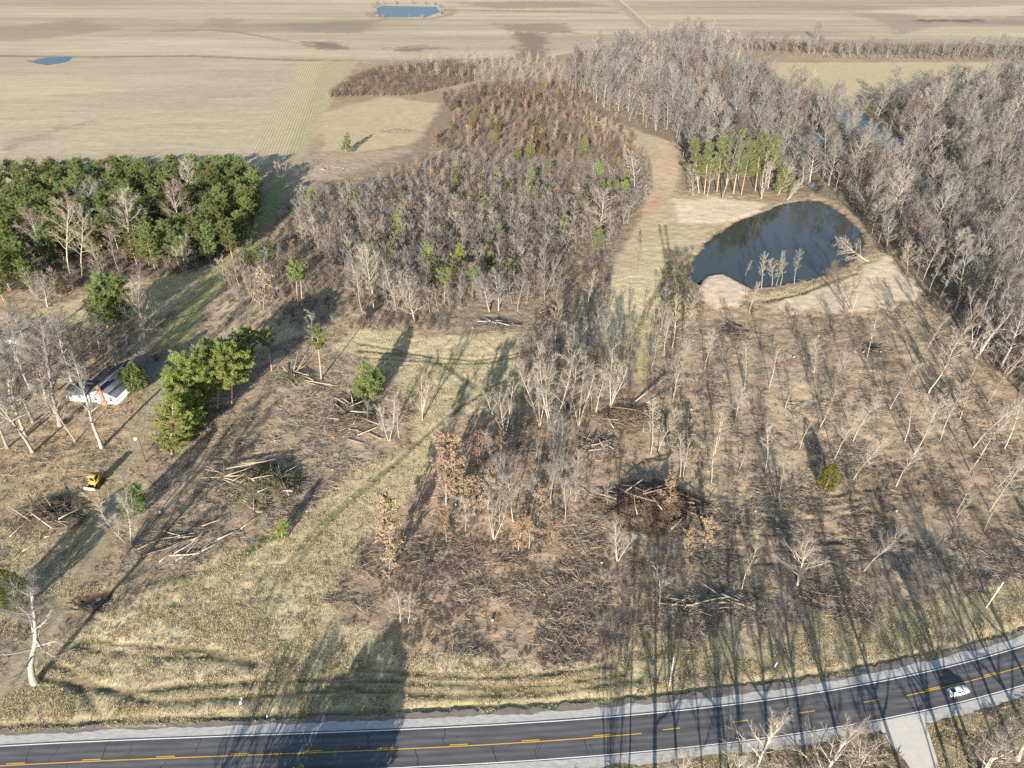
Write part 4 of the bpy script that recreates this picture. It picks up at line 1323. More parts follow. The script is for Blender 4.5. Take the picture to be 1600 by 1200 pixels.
# ------------------------------------------------------------------ evergreens one can point at
for bx, by, tx, ty, key, look in [
    (1092, 302, 1086, 217, 'white_pine', 'yellow green pine beside the pond'), (1100, 304, 1108, 224, 'white_pine', 'yellow green pine beside the pond'), (1120, 300, 1128, 214, 'white_pine', 'yellow green pine beside the pond'), (1146, 302, 1160, 208, 'white_pine', 'yellow green pine beside the pond'), (1158, 304, 1176, 222, 'white_pine', 'yellow green pine beside the pond'), (1180, 298, 1192, 208, 'white_pine', 'yellow green pine beside the pond'), (1200, 294, 1214, 212, 'white_pine', 'yellow green pine beside the pond'), (1134, 294, 1145, 215, 'white_pine', 'yellow green pine beside the pond'),
    (268, 708, 262, 630, 'row_pine', 'bright green pine of the row by the drive'), (288, 668, 276, 585, 'row_pine', 'bright green pine of the row by the drive'), (284, 690, 286, 628, 'row_pine', 'bright green pine of the row by the drive'), (314, 650, 312, 588, 'row_pine', 'bright green pine of the row by the drive'), (296, 676, 298, 612, 'row_pine', 'bright green pine of the row by the drive'), (306, 655, 300, 560, 'row_tall', 'bright green pine of the row by the drive'), (340, 640, 345, 552, 'row_tall', 'bright green pine of the row by the drive'), (362, 632, 370, 545, 'row_tall', 'bright green pine of the row by the drive'), (328, 600, 326, 535, 'row_pine_dark', 'darker pine behind the drive-side row'), (352, 595, 352, 532, 'row_pine_dark', 'darker pine behind the drive-side row'), (378, 590, 378, 518, 'row_pine_dark', 'darker pine behind the drive-side row'),
    (425, 580, 415, 515, 'top_pine', 'flat-topped pine'), (502, 592, 492, 515, 'top_pine', 'flat-topped pine'), (466, 480, 458, 412, 'top_pine', 'flat-topped pine'), (472, 480, 470, 414, 'top_pine', 'flat-topped pine'), (578, 622, 572, 568, 'small_pine', 'bushy green pine by the slash'), (565, 622, 556, 590, 'small_pine', 'bushy green pine by the slash'), (590, 612, 588, 575, 'cedar_green', 'round green cedar by the slash'),
    (168, 512, 165, 430, 'row_pine_dark', 'dark bushy pine before the round bare tree'), (160, 508, 152, 440, 'row_pine_dark', 'dark bushy pine before the round bare tree'), (182, 510, 182, 432, 'row_pine_dark', 'dark bushy pine before the round bare tree'),
    (206, 612, 206, 565, 'cedar_dark', 'dark round cedar by the house'), (218, 608, 218, 572, 'cedar_dark', 'dark round cedar by the house'), (192, 606, 192, 572, 'cedar_dark', 'dark round cedar by the house'), (208, 805, 205, 755, 'cedar_dark', 'dark cedar behind pale bare tree'), (28, 950, 15, 895, 'cedar_dark', 'dark cedar by the lower drive'), (8, 945, -5, 890, 'cedar_dark', 'dark cedar by the lower drive'),
    (620, 372, 620, 332, 'small_pine_lime', 'bright pine in the grey thicket'), (718, 428, 718, 382, 'small_pine_lime', 'bright pine in the grey thicket'), (694, 478, 694, 420, 'top_pine', 'flat-topped pine'), (668, 420, 668, 378, 'small_pine_lime', 'bright pine in the grey thicket'), (738, 470, 740, 420, 'top_pine', 'flat-topped pine'), (796, 440, 796, 405, 'small_pine', 'green pine in the grey thicket'), (762, 400, 764, 372, 'small_pine', 'green pine in the grey thicket'), (580, 400, 580, 372, 'small_pine', 'green pine in the grey thicket'), (487, 325, 487, 292, 'small_pine_lime', 'bright pine in the grey thicket'),
    (808, 252, 810, 230, 'small_pine', 'green pine in the brown scrub'), (828, 245, 829, 218, 'small_pine', 'green pine in the brown scrub'), (775, 225, 775, 207, 'small_pine', 'green pine in the brown scrub'), (915, 240, 916, 216, 'small_pine', 'green pine in the brown scrub'), (846, 142, 848, 126, 'small_pine', 'green pine in the brown scrub'), (724, 112, 725, 98, 'small_pine', 'green pine in the brown scrub'), (968, 318, 962, 282, 'top_pine', 'flat-topped pine'), (978, 322, 978, 284, 'top_pine', 'flat-topped pine'), (955, 310, 950, 285, 'small_pine_lime', 'bright pine in the grey thicket'), (918, 330, 918, 308, 'small_pine_lime', 'bright pine in the grey thicket'),
    (795, 300, 795, 280, 'cedar_green', 'green cedar in the brown scrub'), (828, 312, 829, 285, 'cedar_green', 'green cedar in the brown scrub'), (748, 318, 750, 295, 'cedar_green', 'green cedar in the brown scrub'), (862, 308, 862, 288, 'cedar_green', 'green cedar in the brown scrub'), (725, 315, 724, 295, 'cedar_bronze', 'bronze cedar in the brown scrub'), (752, 288, 752, 270, 'cedar_green', 'green cedar in the brown scrub'), (838, 302, 840, 282, 'cedar_green', 'green cedar in the brown scrub'), (705, 320, 706, 300, 'cedar_bronze', 'bronze cedar in the brown scrub'),
    (540, 238, 543, 208, 'small_pine', 'green pine on the sandy clearing'), (400, 415, 402, 380, 'small_pine', 'green pine by the lane'), (385, 418, 384, 392, 'small_pine', 'green pine by the lane'), (418, 408, 420, 375, 'cedar_green', 'dark cedar by the lane'), (370, 390, 370, 358, 'small_pine', 'green pine by the lane'), (440, 840, 440, 812, 'small_pine_lime', 'small green pine beside the log pile'), (1218, 302, 1226, 262, 'small_pine', 'green pine at the head of the pond'), (95, 460, 95, 430, 'cedar_bronze', 'bronze cedar before the pine block'), (1352, 175, 1357, 155, 'cedar_dark', 'dark cedar by the creek'),
]:
    ced = 'cedar' in key
    stand('cedar_tree' if ced else 'pine_tree', key, (bx, by), (tx, ty), 'cedar tree' if ced else 'pine tree', look, 1.03)
x, y, h, dx = height_from_top((1288, 766), (1303, 717))
tree('cedar_tree', 'cedar', x, y, 8.6, 'lone olive green cedar standing in the cleared ground', 'cedar tree', None, (.05, 0), look=None, var=0)
LONE_CEDAR = (x, y)
x, y = G(1356, 408)
tree('bare_tree', 'broad_pale', x, y, 15, 'pale fallen bare tree lying out over the pond', 'bare tree', None, (-1.9, .15), look=None, var=1)
tree('cedar_tree', 'cedar', -33.0, 57.2, 8.3, 'yellow green cedar tip at the lower edge of the road', 'cedar tree', None, (0, 0), look=None, var=1)
for x, y, h in ((-29.8, 50.5, 11.3), (-26.5, 51.5, 8.5), (-36, 52.5, 7.8), (-31, 53.5, 8.2)):
    tree('cedar_tree', 'cedar_green', x, y, h * 1.0, 'cedar beyond the lower edge whose broad shadow crosses the road', 'cedar tree', 'cedars behind the road', (0, 0), look=None)
    TREES[-1]['wide'] = 2.0

THICK0 = GP([(520, 330), (640, 275), (760, 265), (940, 275), (1000, 290), (950, 380), (900, 440), (760, 455), (620, 460), (560, 420)])
for k, p in enumerate(poisson(THICK0, 17, 22, 61)):
    tree('pine_tree', 'small_pine', p[0], p[1], RNG.uniform(6, 10), None, 'pine tree', None, (0, 0), look='muted green pine in the grey thicket')
    TREES[-1]['base'] = (800 + FPX * p[0] / depth_of(p[1]), 600 + FPX * math.tan(math.atan2(CAM_H, p[1]) - PITCH))

# ------------------------------------------------------------------ oaks that keep brown leaves
for bx, by, tx, ty, key, look in [
    (753, 742, 750, 682, 'rust_oak', 'rust-leaved oak'), (697, 788, 697, 678, 'tan_oak', 'pale tan-leaved oak'), (763, 808, 763, 742, 'tan_oak', 'pale tan-leaved oak'), (742, 806, 740, 750, 'tan_oak', 'pale tan-leaved oak'), (728, 800, 726, 755, 'tan_oak', 'pale tan-leaved oak'), (840, 820, 842, 765, 'tan_oak', 'pale tan-leaved oak'), (612, 880, 612, 782, 'tan_oak', 'pale tan-leaved oak'), (608, 905, 606, 850, 'tan_oak', 'pale tan-leaved oak'), (698, 848, 696, 805, 'rust_oak', 'rust-leaved oak'),
    (810, 862, 812, 810, 'rust_oak', 'rust-leaved oak'), (826, 858, 828, 815, 'tan_oak', 'pale tan-leaved oak'), (860, 850, 862, 815, 'rust_oak', 'rust-leaved oak'), (712, 790, 712, 700, 'tan_oak', 'pale tan-leaved oak'), (782, 722, 780, 678, 'rust_oak', 'rust-leaved oak'), (1045, 800, 1050, 745, 'rust_oak', 'rust-leaved oak'), (1100, 860, 1106, 810, 'tan_oak', 'pale tan-leaved oak'), (1080, 745, 1086, 700, 'tan_oak', 'pale tan-leaved oak'), (1500, 655, 1515, 605, 'tan_oak', 'pale tan-leaved oak'), (1075, 870, 1080, 830, 'tan_oak', 'pale tan-leaved oak'),
    (412, 484, 408, 415, 'tan_oak', 'pale tan-leaved oak'), (456, 412, 456, 378, 'rust_oak', 'rust-leaved oak'), (650, 278, 650, 250, 'rust_oak', 'rust-leaved oak'), (672, 280, 672, 258, 'rust_oak', 'rust-leaved oak'), (690, 292, 690, 265, 'rust_oak', 'rust-leaved oak'), (735, 228, 735, 198, 'rust_oak', 'rust-leaved oak'), (748, 272, 748, 250, 'rust_oak', 'rust-leaved oak'), (770, 310, 770, 285, 'rust_oak', 'rust-leaved oak'), (800, 310, 800, 290, 'rust_oak', 'rust-leaved oak'), (835, 325, 835, 300, 'rust_oak', 'rust-leaved oak'), (740, 296, 740, 275, 'rust_oak', 'rust-leaved oak'), (870, 318, 870, 292, 'rust_oak', 'rust-leaved oak'), (912, 146, 912, 130, 'rust_oak', 'rust-leaved oak'), (930, 160, 932, 138, 'rust_oak', 'rust-leaved oak'), (950, 168, 952, 142, 'rust_oak', 'rust-leaved oak'), (895, 118, 895, 105, 'rust_oak', 'rust-leaved oak'),
]:
    stand('oak_tree', key, (bx, by), (tx, ty), 'oak tree', look, 1.0)

SCRUB = GP([(690, 160), (760, 140), (900, 150), (985, 205), (1000, 250), (960, 262), (860, 250), (760, 248), (690, 235), (660, 228), (705, 200)])
for k, p in enumerate(poisson(SCRUB, 5.0, 130, 5)):
    key = ('rust_oak', 'rust_oak', 'cedar_bronze', 'tan_oak')[k % 4]
    oak = 'oak' in key
    tree('oak_tree' if oak else 'cedar_tree', key, p[0], p[1], RNG.uniform(4.5, 8), ('young rust-leaved oak' if key == 'rust_oak' else 'young tan-leaved oak' if oak else 'small bronze cedar') + (' in the brown scrub beside the track' if p[0] > 42 else ' in the brown scrub beside the sandy clearing' if p[0] < -10 else ' in the heart of the brown scrub'),
         'oak tree' if oak else 'cedar tree', 'young oaks in the brown scrub' if oak else 'bronze cedars in the brown scrub', (0, 0))

# ------------------------------------------------------------------ the pine block
BLOCK = GP([(-40, 294), (120, 292), (290, 290), (392, 286), (408, 325), (395, 372), (370, 402), (300, 425), (240, 425), (190, 408), (110, 405), (62, 430), (45, 468), (-60, 478)])
pb = poisson(BLOCK, 5.6, 0, 11)
pb = pb[np.argsort(pb[:, 1])]
pb = pb[in_view(pb[:, 0], pb[:, 1], 10, 30)]
bp_rest = []
_amid = np.array([(t['x'], t['y']) for t in TREES if 'among pines' in (t['look'] or '')])
pb = np.array([p for p in pb if not ((np.abs(_amid[:, 0] - p[0]) < 4.5) & (p[1] - _amid[:, 1] < 4) & (p[1] - _amid[:, 1] > -14)).any()])
for k, p in enumerate(pb):
    if k >= 265:
        bp_rest.append(p)
        continue
    light = RNG.random() < .45
    dd = depth_of(p[1])
    qx, qy = 800 + FPX * p[0] / dd, p[1]
    where = ('at the field edge' if qy > 325 else 'in the middle' if qy > 285 else 'at the yard side') + ' of the pine block, ' + ('toward the lane' if qx > 270 else 'halfway along' if qx > 130 else 'away from the lane')
    tree('pine_tree', 'block_pine_light' if light else 'block_pine', p[0], p[1], RNG.uniform(12, 16.5), ('lighter green pine ' if light else 'dark green pine ') + where, 'pine tree', ('lighter pines ' if light else 'dark pines ') + where, (RNG.normal(0, .03), RNG.normal(0, .03)))

# ------------------------------------------------------------------ woods of bare trees: the largest stand singly, the rest is one mass
PONDW, CREEK = GP(POND), [GP([(1300, 168), (1342, 166), (1370, 190), (1410, 208), (1420, 238), (1378, 234), (1340, 214), (1312, 200)]), GP([(1238, 203), (1292, 203), (1304, 234), (1245, 236)]), GP([(1318, 190), (1350, 195), (1420, 225), (1425, 258), (1345, 246)])]
TRACK = GP([(890, 160), (935, 172), (1000, 200), (1056, 216), (1072, 265), (1060, 312), (1210, 300), (1215, 322), (1085, 420), (1000, 500), (940, 470), (1010, 300), (1005, 240), (950, 210)])
GROVE = GP([(1060, 310), (1075, 285), (1215, 278), (1225, 310), (1190, 322)])
WOOD = GP([(885, 118), (930, 96), (1000, 78), (1085, 62), (1125, 84), (1150, 104), (1185, 134), (1255, 160), (1335, 176), (1440, 152), (1560, 134), (1650, 120), (1760, 330), (1780, 640), (1600, 640), (1560, 560), (1500, 480), (1440, 425), (1378, 398), (1354, 348), (1312, 312), (1280, 292), (1215, 292), (1075, 296), (1072, 262), (1056, 218), (985, 190), (925, 160), (880, 140)])
wood = []
for p in poisson(WOOD, 6.2, 0, 21, [PONDW, TRACK, GROVE] + CREEK):
    wood.append((p[0], p[1], RNG.choice([RNG.uniform(9, 15), RNG.uniform(15, 24)]), 'w'))
for p in poisson(GP([(1098, 60), (1150, 80), (1300, 90), (1600, 93), (1720, 93), (1720, 76), (1500, 80), (1350, 80), (1240, 76), (1160, 66)]), 8, 0, 22):
    wood.append((p[0], p[1], RNG.uniform(8, 15), 't'))
for p in poisson(GP([(560, 112), (640, 104), (730, 98), (870, 92), (885, 118), (930, 150), (840, 140), (740, 130)]), 8, 90, 23):
    wood.append((p[0], p[1], RNG.uniform(7, 12), 'n'))
THICK = GP([(470, 320), (560, 300), (640, 262), (690, 245), (760, 256), (960, 268), (1015, 262), (1020, 300), (985, 345), (955, 395), (948, 470), (900, 470), (830, 478), (760, 470), (690, 495), (620, 488), (560, 455), (530, 420), (470, 380)])
HOLE = [GP([(870, 320), (905, 260), (930, 262), (895, 330)]), GP([(885, 395), (960, 400), (945, 475), (880, 470), (860, 440)])]
for p in poisson(THICK, 3.6, 0, 24, HOLE):
    wood.append((p[0], p[1], RNG.uniform(6, 12.5) * (.62 if p[1] > 330 else 1), 'k'))
for P, sp, seed in ((GP([(345, 440), (420, 400), (470, 420), (500, 470), (440, 500), (380, 490)]), 5, 25), (GP([(0, 560), (110, 520), (230, 520), (240, 560), (160, 580), (60, 600)]), 6.5, 26), (GP([(815, 545), (990, 530), (985, 640), (840, 660), (800, 610)]), 5.5, 27), (GP([(730, 700), (930, 690), (960, 800), (880, 850), (700, 830)]), 7, 28),
                  (GP([(60, 430), (300, 405), (330, 420), (200, 440), (80, 470)]), 6, 29), (GP([(1000, 470), (1080, 470), (1070, 560), (1010, 600)]), 7, 30), (GP([(1440, 480), (1530, 560), (1600, 660), (1700, 700), (1700, 560), (1560, 480)]), 6, 33), (GP([(-60, 590), (60, 600), (40, 700), (-60, 720)]), 8, 34)):
    for p in poisson(P, sp, 0, seed):
        wood.append((p[0], p[1], RNG.uniform(6, 11), 's'))
wood = [w for w in wood if in_view(np.array(w[0]), np.array(w[1]), 8, 80)]
KEYS = {'w': ['tall', 'broad', 'vase_grey', 'tall', 'broad', 'tall_pale', 'tall_dark', 'broad'], 't': ['tall', 'vase_grey', 'broad'], 'n': ['tall', 'tall_pale', 'vase_red'], 'k': ['young', 'young', 'young_pale', 'young_tan', 'young_brown', 'young'], 's': ['young', 'young_tan', 'young_pale', 'young_brown', 'slender_red']}
SAY = {'w': 'in the leafless wood beyond the pond', 't': 'in the treeline between the far fields', 'n': 'at the field edge beyond the brown brush', 'k': 'in the crowded grey thicket', 's': 'among brush between the clearings'}
TONE = {'tall': 'tall grey', 'vase_grey': 'many-stemmed grey', 'tall_pale': 'tall pale', 'broad': 'wide-crowned grey', 'tall_tan': 'tall tan', 'tall_dark': 'tall dark brown', 'vase_red': 'many-stemmed reddish', 'young': 'thin grey', 'young_pale': 'thin pale', 'young_tan': 'thin tan', 'young_brown': 'thin dark brown', 'slender_red': 'slender reddish'}
for cls, name, cat, quota in (('wtn', 'bare_tree', 'bare tree', 300 - sum(t['name'] == 'bare_tree' for t in TREES)), ('ks', 'young_tree', 'young tree', 290)):
    W = sorted([w for w in wood if w[3] in cls], key=lambda w: -w[2] / depth_of(w[1]))
    rest = []
    for n, (x, y, h, c) in enumerate(W):
        ks = KEYS[c]
        key = ks[int(RNG.integers(len(ks)))]
        if n < quota:
            qx = 800 + FPX * x / depth_of(y)
            say = SAY[c]
            if c == 'w':
                say = 'in the leafless wood ' + ('between track and far fields' if qx < 1060 else 'behind the pond pines' if qx < 1250 else 'right of the pond' if y > 300 and qx < 1440 else 'along the edge of the thin-tree clearing' if y < 260 else 'round the creek')
            elif c == 'k':
                say = 'in the crowded grey thicket, ' + ('nearest the dry grass field' if y < 235 else 'beside the lane' if qx < 560 else 'beside the sandy track' if qx > 880 else 'its middle' if y < 290 else 'nearest the brown scrub')
            elif c == 's':
                say = 'among brush ' + ('by the lane' if qx < 520 and y > 195 else 'behind the white house' if qx < 330 else 'beyond the central slash mound' if y > 155 and qx < 1000 else 'under the tan-leaved oaks' if qx < 1000 else 'beside the thin-tree clearing')
            tree(name, key, x, y, h, f'{TONE[key]} bare tree {say}', cat, f'{TONE[key]} bare trees {say}', (RNG.normal(0, .09), RNG.normal(0, .07)))
        else:
            rest.append((x, y, h, key))
    ks = sorted({r[3] for r in rest})
    metas, first, hs = [], {}, []
    for k in ks:
        for v in range(2):
            tm, cm, h0, ex = PROTO[k][v]
            first.setdefault(k, []).append(len(metas))
            metas.append(merged_proto(tm, cm, ex))
            hs.append(h0)
    pick = [first[r[3]][int(RNG.integers(2))] for r in rest]
    xy = np.array([r[:2] for r in rest])
    s = np.array([r[2] / hs[p] for r, p in zip(rest, pick)])
    scatter('leafless_wood' if name == 'bare_tree' else 'grey_thicket', metas, np.column_stack([xy, ground_z(xy[:, 0], xy[:, 1])]), np.repeat(s[:, None], 3, 1),
            np.column_stack([RNG.normal(0, .05, (len(xy), 2)), RNG.uniform(0, 6.28, len(xy))]), pick)
if len(bp_rest):
    xy = np.array(bp_rest)
    metas = [merged_proto(*PROTO['block_pine'][v][:2]) for v in range(3)]
    s = RNG.uniform(12, 16, len(xy)) / 14
    scatter('pine_wood', metas, np.column_stack([xy, ground_z(xy[:, 0], xy[:, 1])]), np.repeat(s[:, None], 3, 1), np.column_stack([np.zeros((len(xy), 2)), RNG.uniform(0, 6.28, len(xy))]), RNG.integers(0, 3, len(xy)))
print('TREES', len(TREES), 'wood', len(wood), 'block', len(pb))

# ------------------------------------------------------------------ labels that single out each hand-placed tree: by look, then by the nearest landmark
MARKS = [('the olive green cedar', (1290, 760)), ('the white house', (150, 630)), ('the pond', (1220, 385)), ('the dark brush pile', (1020, 785)), ('the log pile', (385, 750)), ('the white car', (1490, 1076)), ('the yellow machine', (152, 750)),
         ('the rust-leaved slash mound', (985, 665)), ('the dry grass field', (740, 570)), ('the pine block', (330, 330)), ('the pale spit', (1128, 455)), ('the diamond sign', (1206, 1037))]
ORD = ['nearest', 'second', 'third', 'fourth', 'fifth', 'sixth', 'seventh', 'eighth', 'ninth', 'tenth', 'eleventh', 'twelfth', 'thirteenth', 'fourteenth', 'fifteenth', 'sixteenth']
buckets = {}
for t in TREES:
    if t['label'] is None:
        bx, by = t['base']
        best = min(MARKS, key=lambda m: (m[1][0] - bx) ** 2 + (1.6 * (m[1][1] - by)) ** 2)
        dx, dy = bx - best[1][0], (by - best[1][1]) * 1.6
        side = ('left of' if dx < 0 else 'right of') if abs(dx) > abs(dy) else ('beyond' if dy < 0 else 'in front of')
        buckets.setdefault((t['look'], side, best[0]), []).append((dx * dx + dy * dy, t))
for (look, side, mark), v in buckets.items():
    v.sort(key=lambda q: q[0])
    for n, (_, t) in enumerate(v):
        w = ORD[min(n, 15)]
        t['label'] = f'{look}, {w} {side} {mark}' if len(v) > 1 else f'{look} {side} {mark}'
        t['group'] = 'hand counted ' + t['cat'] + 's' if False else {'bare tree': 'bare trees standing apart', 'pine tree': 'pines standing apart', 'cedar tree': 'cedars standing apart', 'oak tree': 'oaks with brown leaves'}[t['cat']]
same = {}
for t in TREES:
    same.setdefault((t['cat'], t['label']), []).append(t)
for (cat, lab), v in same.items():
    if 1 < len(v) <= 14 and len(lab.split()) <= 12:
        v.sort(key=lambda t: t['x'] / depth_of(t['y']))
        for n, t in enumerate(v):
            t['label'] = f"{lab}, {('first', 'second')[n] if n < 2 else ORD[n]} from left"
for t in TREES:
    if t.get('base') == (55, 1068):
        t['wide'], t['var'], t['key'], t['h'] = 1.45, 2, 'gnarled', 22.5
    o = build_tree(t)
    if t.get('wide'):
        s = o.scale[0]
        o.scale = (s * t['wide'], s * t['wide'], s)
# ------------------------------------------------------------------ slash piles: logs one by one, branches and sprays joined
M_LOG = mat('pale peeled log', (.38, .30, .215), .85, var=.3, scale=2, stretch=(1, 1, .3), rnd=.2)
M_LOGG = mat('grey log', (.33, .28, .235), .9, var=.3, scale=2, rnd=.25)
M_LOGD = mat('dark log', (.16, .12, .09), .9, var=.3, scale=2, rnd=.25)
M_SOIL = mat('turned soil', (.10, .075, .055), 1, var=.4, scale=1.5, bump=.5)
M_SPLIT = mat('split wood', (.55, .39, .21), .9, var=.3, scale=2, rnd=.2)
M_SPRAY = mat('wilting pine sprays', (.12, .13, .05), .85, var=.4, scale=1.2, rnd=.2, trans=.2)
M_DEAD = mat('dead brown leaves', (.22, .14, .09), .9, var=.4, scale=1.2, rnd=.2, trans=.2)
prng = np.random.default_rng(77)


def stick_field(r, cx, cy, R, n, L, rad, hmax, ang=None, aspect=1.0, mound=0.0):
    g = Geo()
    for _ in range(n):
        a, q = r.uniform(0, 6.283), R * math.sqrt(r.random())
        x, y = cx + math.cos(a) * q, cy + math.sin(a) * q * aspect
        m_ = mound * max(0, 1 - (q / (.8 * R)) ** 1.6)
        h = m_ * .9 + max(hmax - mound, .5) * (1 - (q / R) ** 1.5) * r.random() + .1
        th = r.uniform(0, math.pi) if ang is None else ang + r.normal(0, .35)
        l = r.uniform(*L)
        d = np.array([math.cos(th), math.sin(th), r.normal(0, .25)])
        p = np.array([x, y, h])
        P = np.array([p - d * l / 2, p + r.normal(0, .08, 3), p + d * l / 2])
        P[:, 2] = np.maximum(P[:, 2], .04)
        g.tube(P, np.array([1, .8, .35]) * r.uniform(*rad), 4)
    return g


def pile(px, label, R, logs, n_branch, hmax, group=None, aspect=.75, log_mat=None, branch_mat=None, sprays=0, spray_mat=None, mound=0.0, ang=None, log_len=(4, 9), world_logs=None, seed=0):
    r = np.random.default_rng(1000 + seed)
    x, y = G(*px)
    z = gz(x, y)
    o = empty('brush_pile', (x, y, z), label, 'brush pile', group)
    if mound:
        g = Geo()
        nr, ns = 7, 22
        V = []
        for i in range(nr + 1):
            f = i / nr
            for j in range(ns):
                a = j * 6.283 / ns
                rr = R * .8 * f * (1 + .25 * math.sin(3 * a + seed) + .14 * r.normal())
                V.append((math.cos(a) * rr, math.sin(a) * rr * aspect, mound * (1 - f ** 1.6) * (.85 + .3 * r.normal()) - .1))
        Q = [(i * ns + j, i * ns + (j + 1) % ns, (i + 1) * ns + (j + 1) % ns, (i + 1) * ns + j) for i in range(nr) for j in range(ns)]
        g.add(V, Q)
        put('soil_mound', g.mesh('soil_mound', M_SOIL), o)
    lm = log_mat or [M_LOG, M_LOGG]
    for k in range(logs):
        a, q = r.uniform(0, 6.283), R * .75 * math.sqrt(r.random())
        p = np.array([math.cos(a) * q, math.sin(a) * q * aspect, .3 + hmax * (1 - q / R) * r.uniform(.3, .9)])
        th = r.uniform(0, math.pi) if ang is None else ang + r.normal(0, .4)
        l = r.uniform(*log_len)
        d = np.array([math.cos(th), math.sin(th), r.normal(0, .12)])
        g = Geo()
        P = np.array([p - d * l / 2, p - d * l / 6 + r.normal(0, .07, 3), p + d * l / 6 + r.normal(0, .07, 3), p + d * l / 2])
        P[:, 2] = np.maximum(P[:, 2], .1)
        g.tube(P + (0, 0, mound * .6 * max(0, 1 - (q / R) ** 1.5)), np.array([1, .9, .75, .5]) * r.uniform(.09, .19), 6, True)
        put('log', g.mesh('log', lm[k % len(lm)]), o)
    for k, (a, b, za, zb, rad) in enumerate(world_logs or ()):
        A, B = np.array([*G(*a), 0]), np.array([*G(*b), 0])
        A[2], B[2] = gz(A[0], A[1]) + za, gz(B[0], B[1]) + zb
        A, B = A - (x, y, z), B - (x, y, z)
        g = Geo()
        g.tube(np.array([A, A + (B - A) * .35 + prng.normal(0, .06, 3), A + (B - A) * .7 + prng.normal(0, .06, 3), B]), np.array([1, .9, .75, .45]) * rad, 6, True)
        put('log', g.mesh('log', M_LOG if k % 3 else M_LOGG), o)
    if n_branch:
        put('branches', stick_field(r, 0, 0, R, n_branch, (1, 3.2), (.02, .055), hmax, ang, aspect, mound).mesh('branches', branch_mat or TW_PALE), o, kind='stuff')
    if sprays:
        n = sprays
        a, q = r.uniform(0, 6.283, n), R * .85 * np.sqrt(r.random(n))
        cl = np.round(a * 2) / 2
        p = np.stack([np.cos(cl) * q + r.normal(0, .5, n), np.sin(cl) * q * aspect + r.normal(0, .4, n), .25 + mound * np.maximum(0, 1 - (q / (.8 * R)) ** 1.6) + max(hmax - mound, .5) * (1 - q / R) * r.random(n)], 1)
        d = unit(r.normal(0, 1, (n, 3)) + np.array([0, 0, .5])) * r.uniform(.25, .6, (n, 1))
        g = Geo()
        g.blades(p, d, r.uniform(.05, .1, n), unit(np.cross(d, r.normal(0, 1, (n, 3)))))
        put('sprays', g.mesh('sprays', spray_mat or M_SPRAY), o, kind='stuff')
    return o


def zq(ox, oy, s, a, b):
    return ((ox + a[0] * s, oy + a[1] * s), (ox + b[0] * s, oy + b[1] * s))


WL = [(*zq(290, 680, .15, a, b), za + .5, zb + .5, r) for a, b, za, zb, r in [
    ((190, 330), (410, 455), .5, 1.2, .16), ((215, 375), (400, 440), .3, 1.0, .13), ((440, 400), (960, 290), 1.2, .8, .17), ((440, 460), (720, 365), 1.0, .7, .15), ((415, 462), (715, 452), .8, .4, .15), ((415, 478), (785, 572), .7, .3, .15), ((400, 490), (600, 580), .6, .3, .13), ((425, 330), (410, 470), 2.2, .6, .13),
    ((530, 640), (655, 740), .4, .3, .13), ((430, 610), (720, 800), .3, .2, .10), ((600, 345), (860, 330), .9, 1.1, .14), ((170, 465), (380, 470), .3, .6, .13), ((720, 540), (715, 810), 1.4, .3, .12), ((580, 1000), (775, 860), .3, .4, .12), ((180, 975), (390, 900), .2, .2, .12), ((960, 400), (1085, 670), 1.6, .5, .12), ((980, 350), (1020, 560), 1.8, .6, .1), ((740, 820), (810, 825), .4, .4, .15), ((1260, 830), (1330, 795), .2, .2, .1)]]
pile((412, 762), 'log pile with long pale peeled logs and wilting pine tops', 11, 8, 700, 3.4, aspect=.9, sprays=4200, mound=2.4, world_logs=WL, seed=1, log_len=(3, 6))
WL = [(*zq(470, 540, .15, a, b), za, zb, r) for a, b, za, zb, r in [
    ((350, 620), (560, 800), .8, .6, .17), ((360, 580), (470, 640), 1.4, 1.0, .15), ((350, 600), (350, 780), 1.2, .3, .14), ((440, 590), (580, 680), 1.6, 1.0, .14), ((535, 570), (560, 680), 2.4, 1.0, .2), ((460, 620), (500, 700), 1.2, 1.2, .14), ((370, 640), (520, 780), .6, .4, .12), ((420, 860), (640, 920), .5, .4, .15), ((590, 950), (840, 865), .5, .8, .16), ((440, 970), (540, 890), .3, .6, .13), ((480, 980), (650, 1040), .3, .3, .14), ((700, 930), (850, 1000), .4, .3, .14), ((400, 900), (520, 870), .3, .6, .12), ((640, 680), (720, 780), 1.3, .6, .1)]]
pile((553, 655), 'tangled heap of long broken logs below a bushy green pine', 10, 6, 380, 3.0, aspect=.9, sprays=1200, mound=2.0, world_logs=WL, seed=2, log_len=(3, 6))
WL = [(*zq(400, 370, .2, a, b), za, zb, r) for a, b, za, zb, r in [
    ((290, 1060), (355, 910), .2, 3.0, .16), ((320, 1060), (420, 935), .2, 3.0, .16), ((270, 1080), (415, 1020), .3, 1.5, .12), ((210, 1040), (250, 1070), 1.2, .5, .22), ((360, 1130), (640, 1170), .4, .3, .14), ((180, 1100), (290, 1140), .4, .3, .12), ((380, 1140), (560, 1190), .2, .2, .1)]]
pile((462, 592), 'splintered stumps and fallen pale trunks under two flat-topped pines', 7, 4, 160, 1.3, aspect=.6, sprays=900, mound=.7, world_logs=WL, seed=3, log_len=(3, 6))
pile((1022, 792), 'largest brush pile, dark with brown leaves, among the thin trees', 13, 16, 1500, 4.4, aspect=.75, log_mat=[M_LOGD, M_LOGD, M_LOGG], branch_mat=BARK_DARK, sprays=2600, spray_mat=M_DEAD, mound=2.9, seed=4)
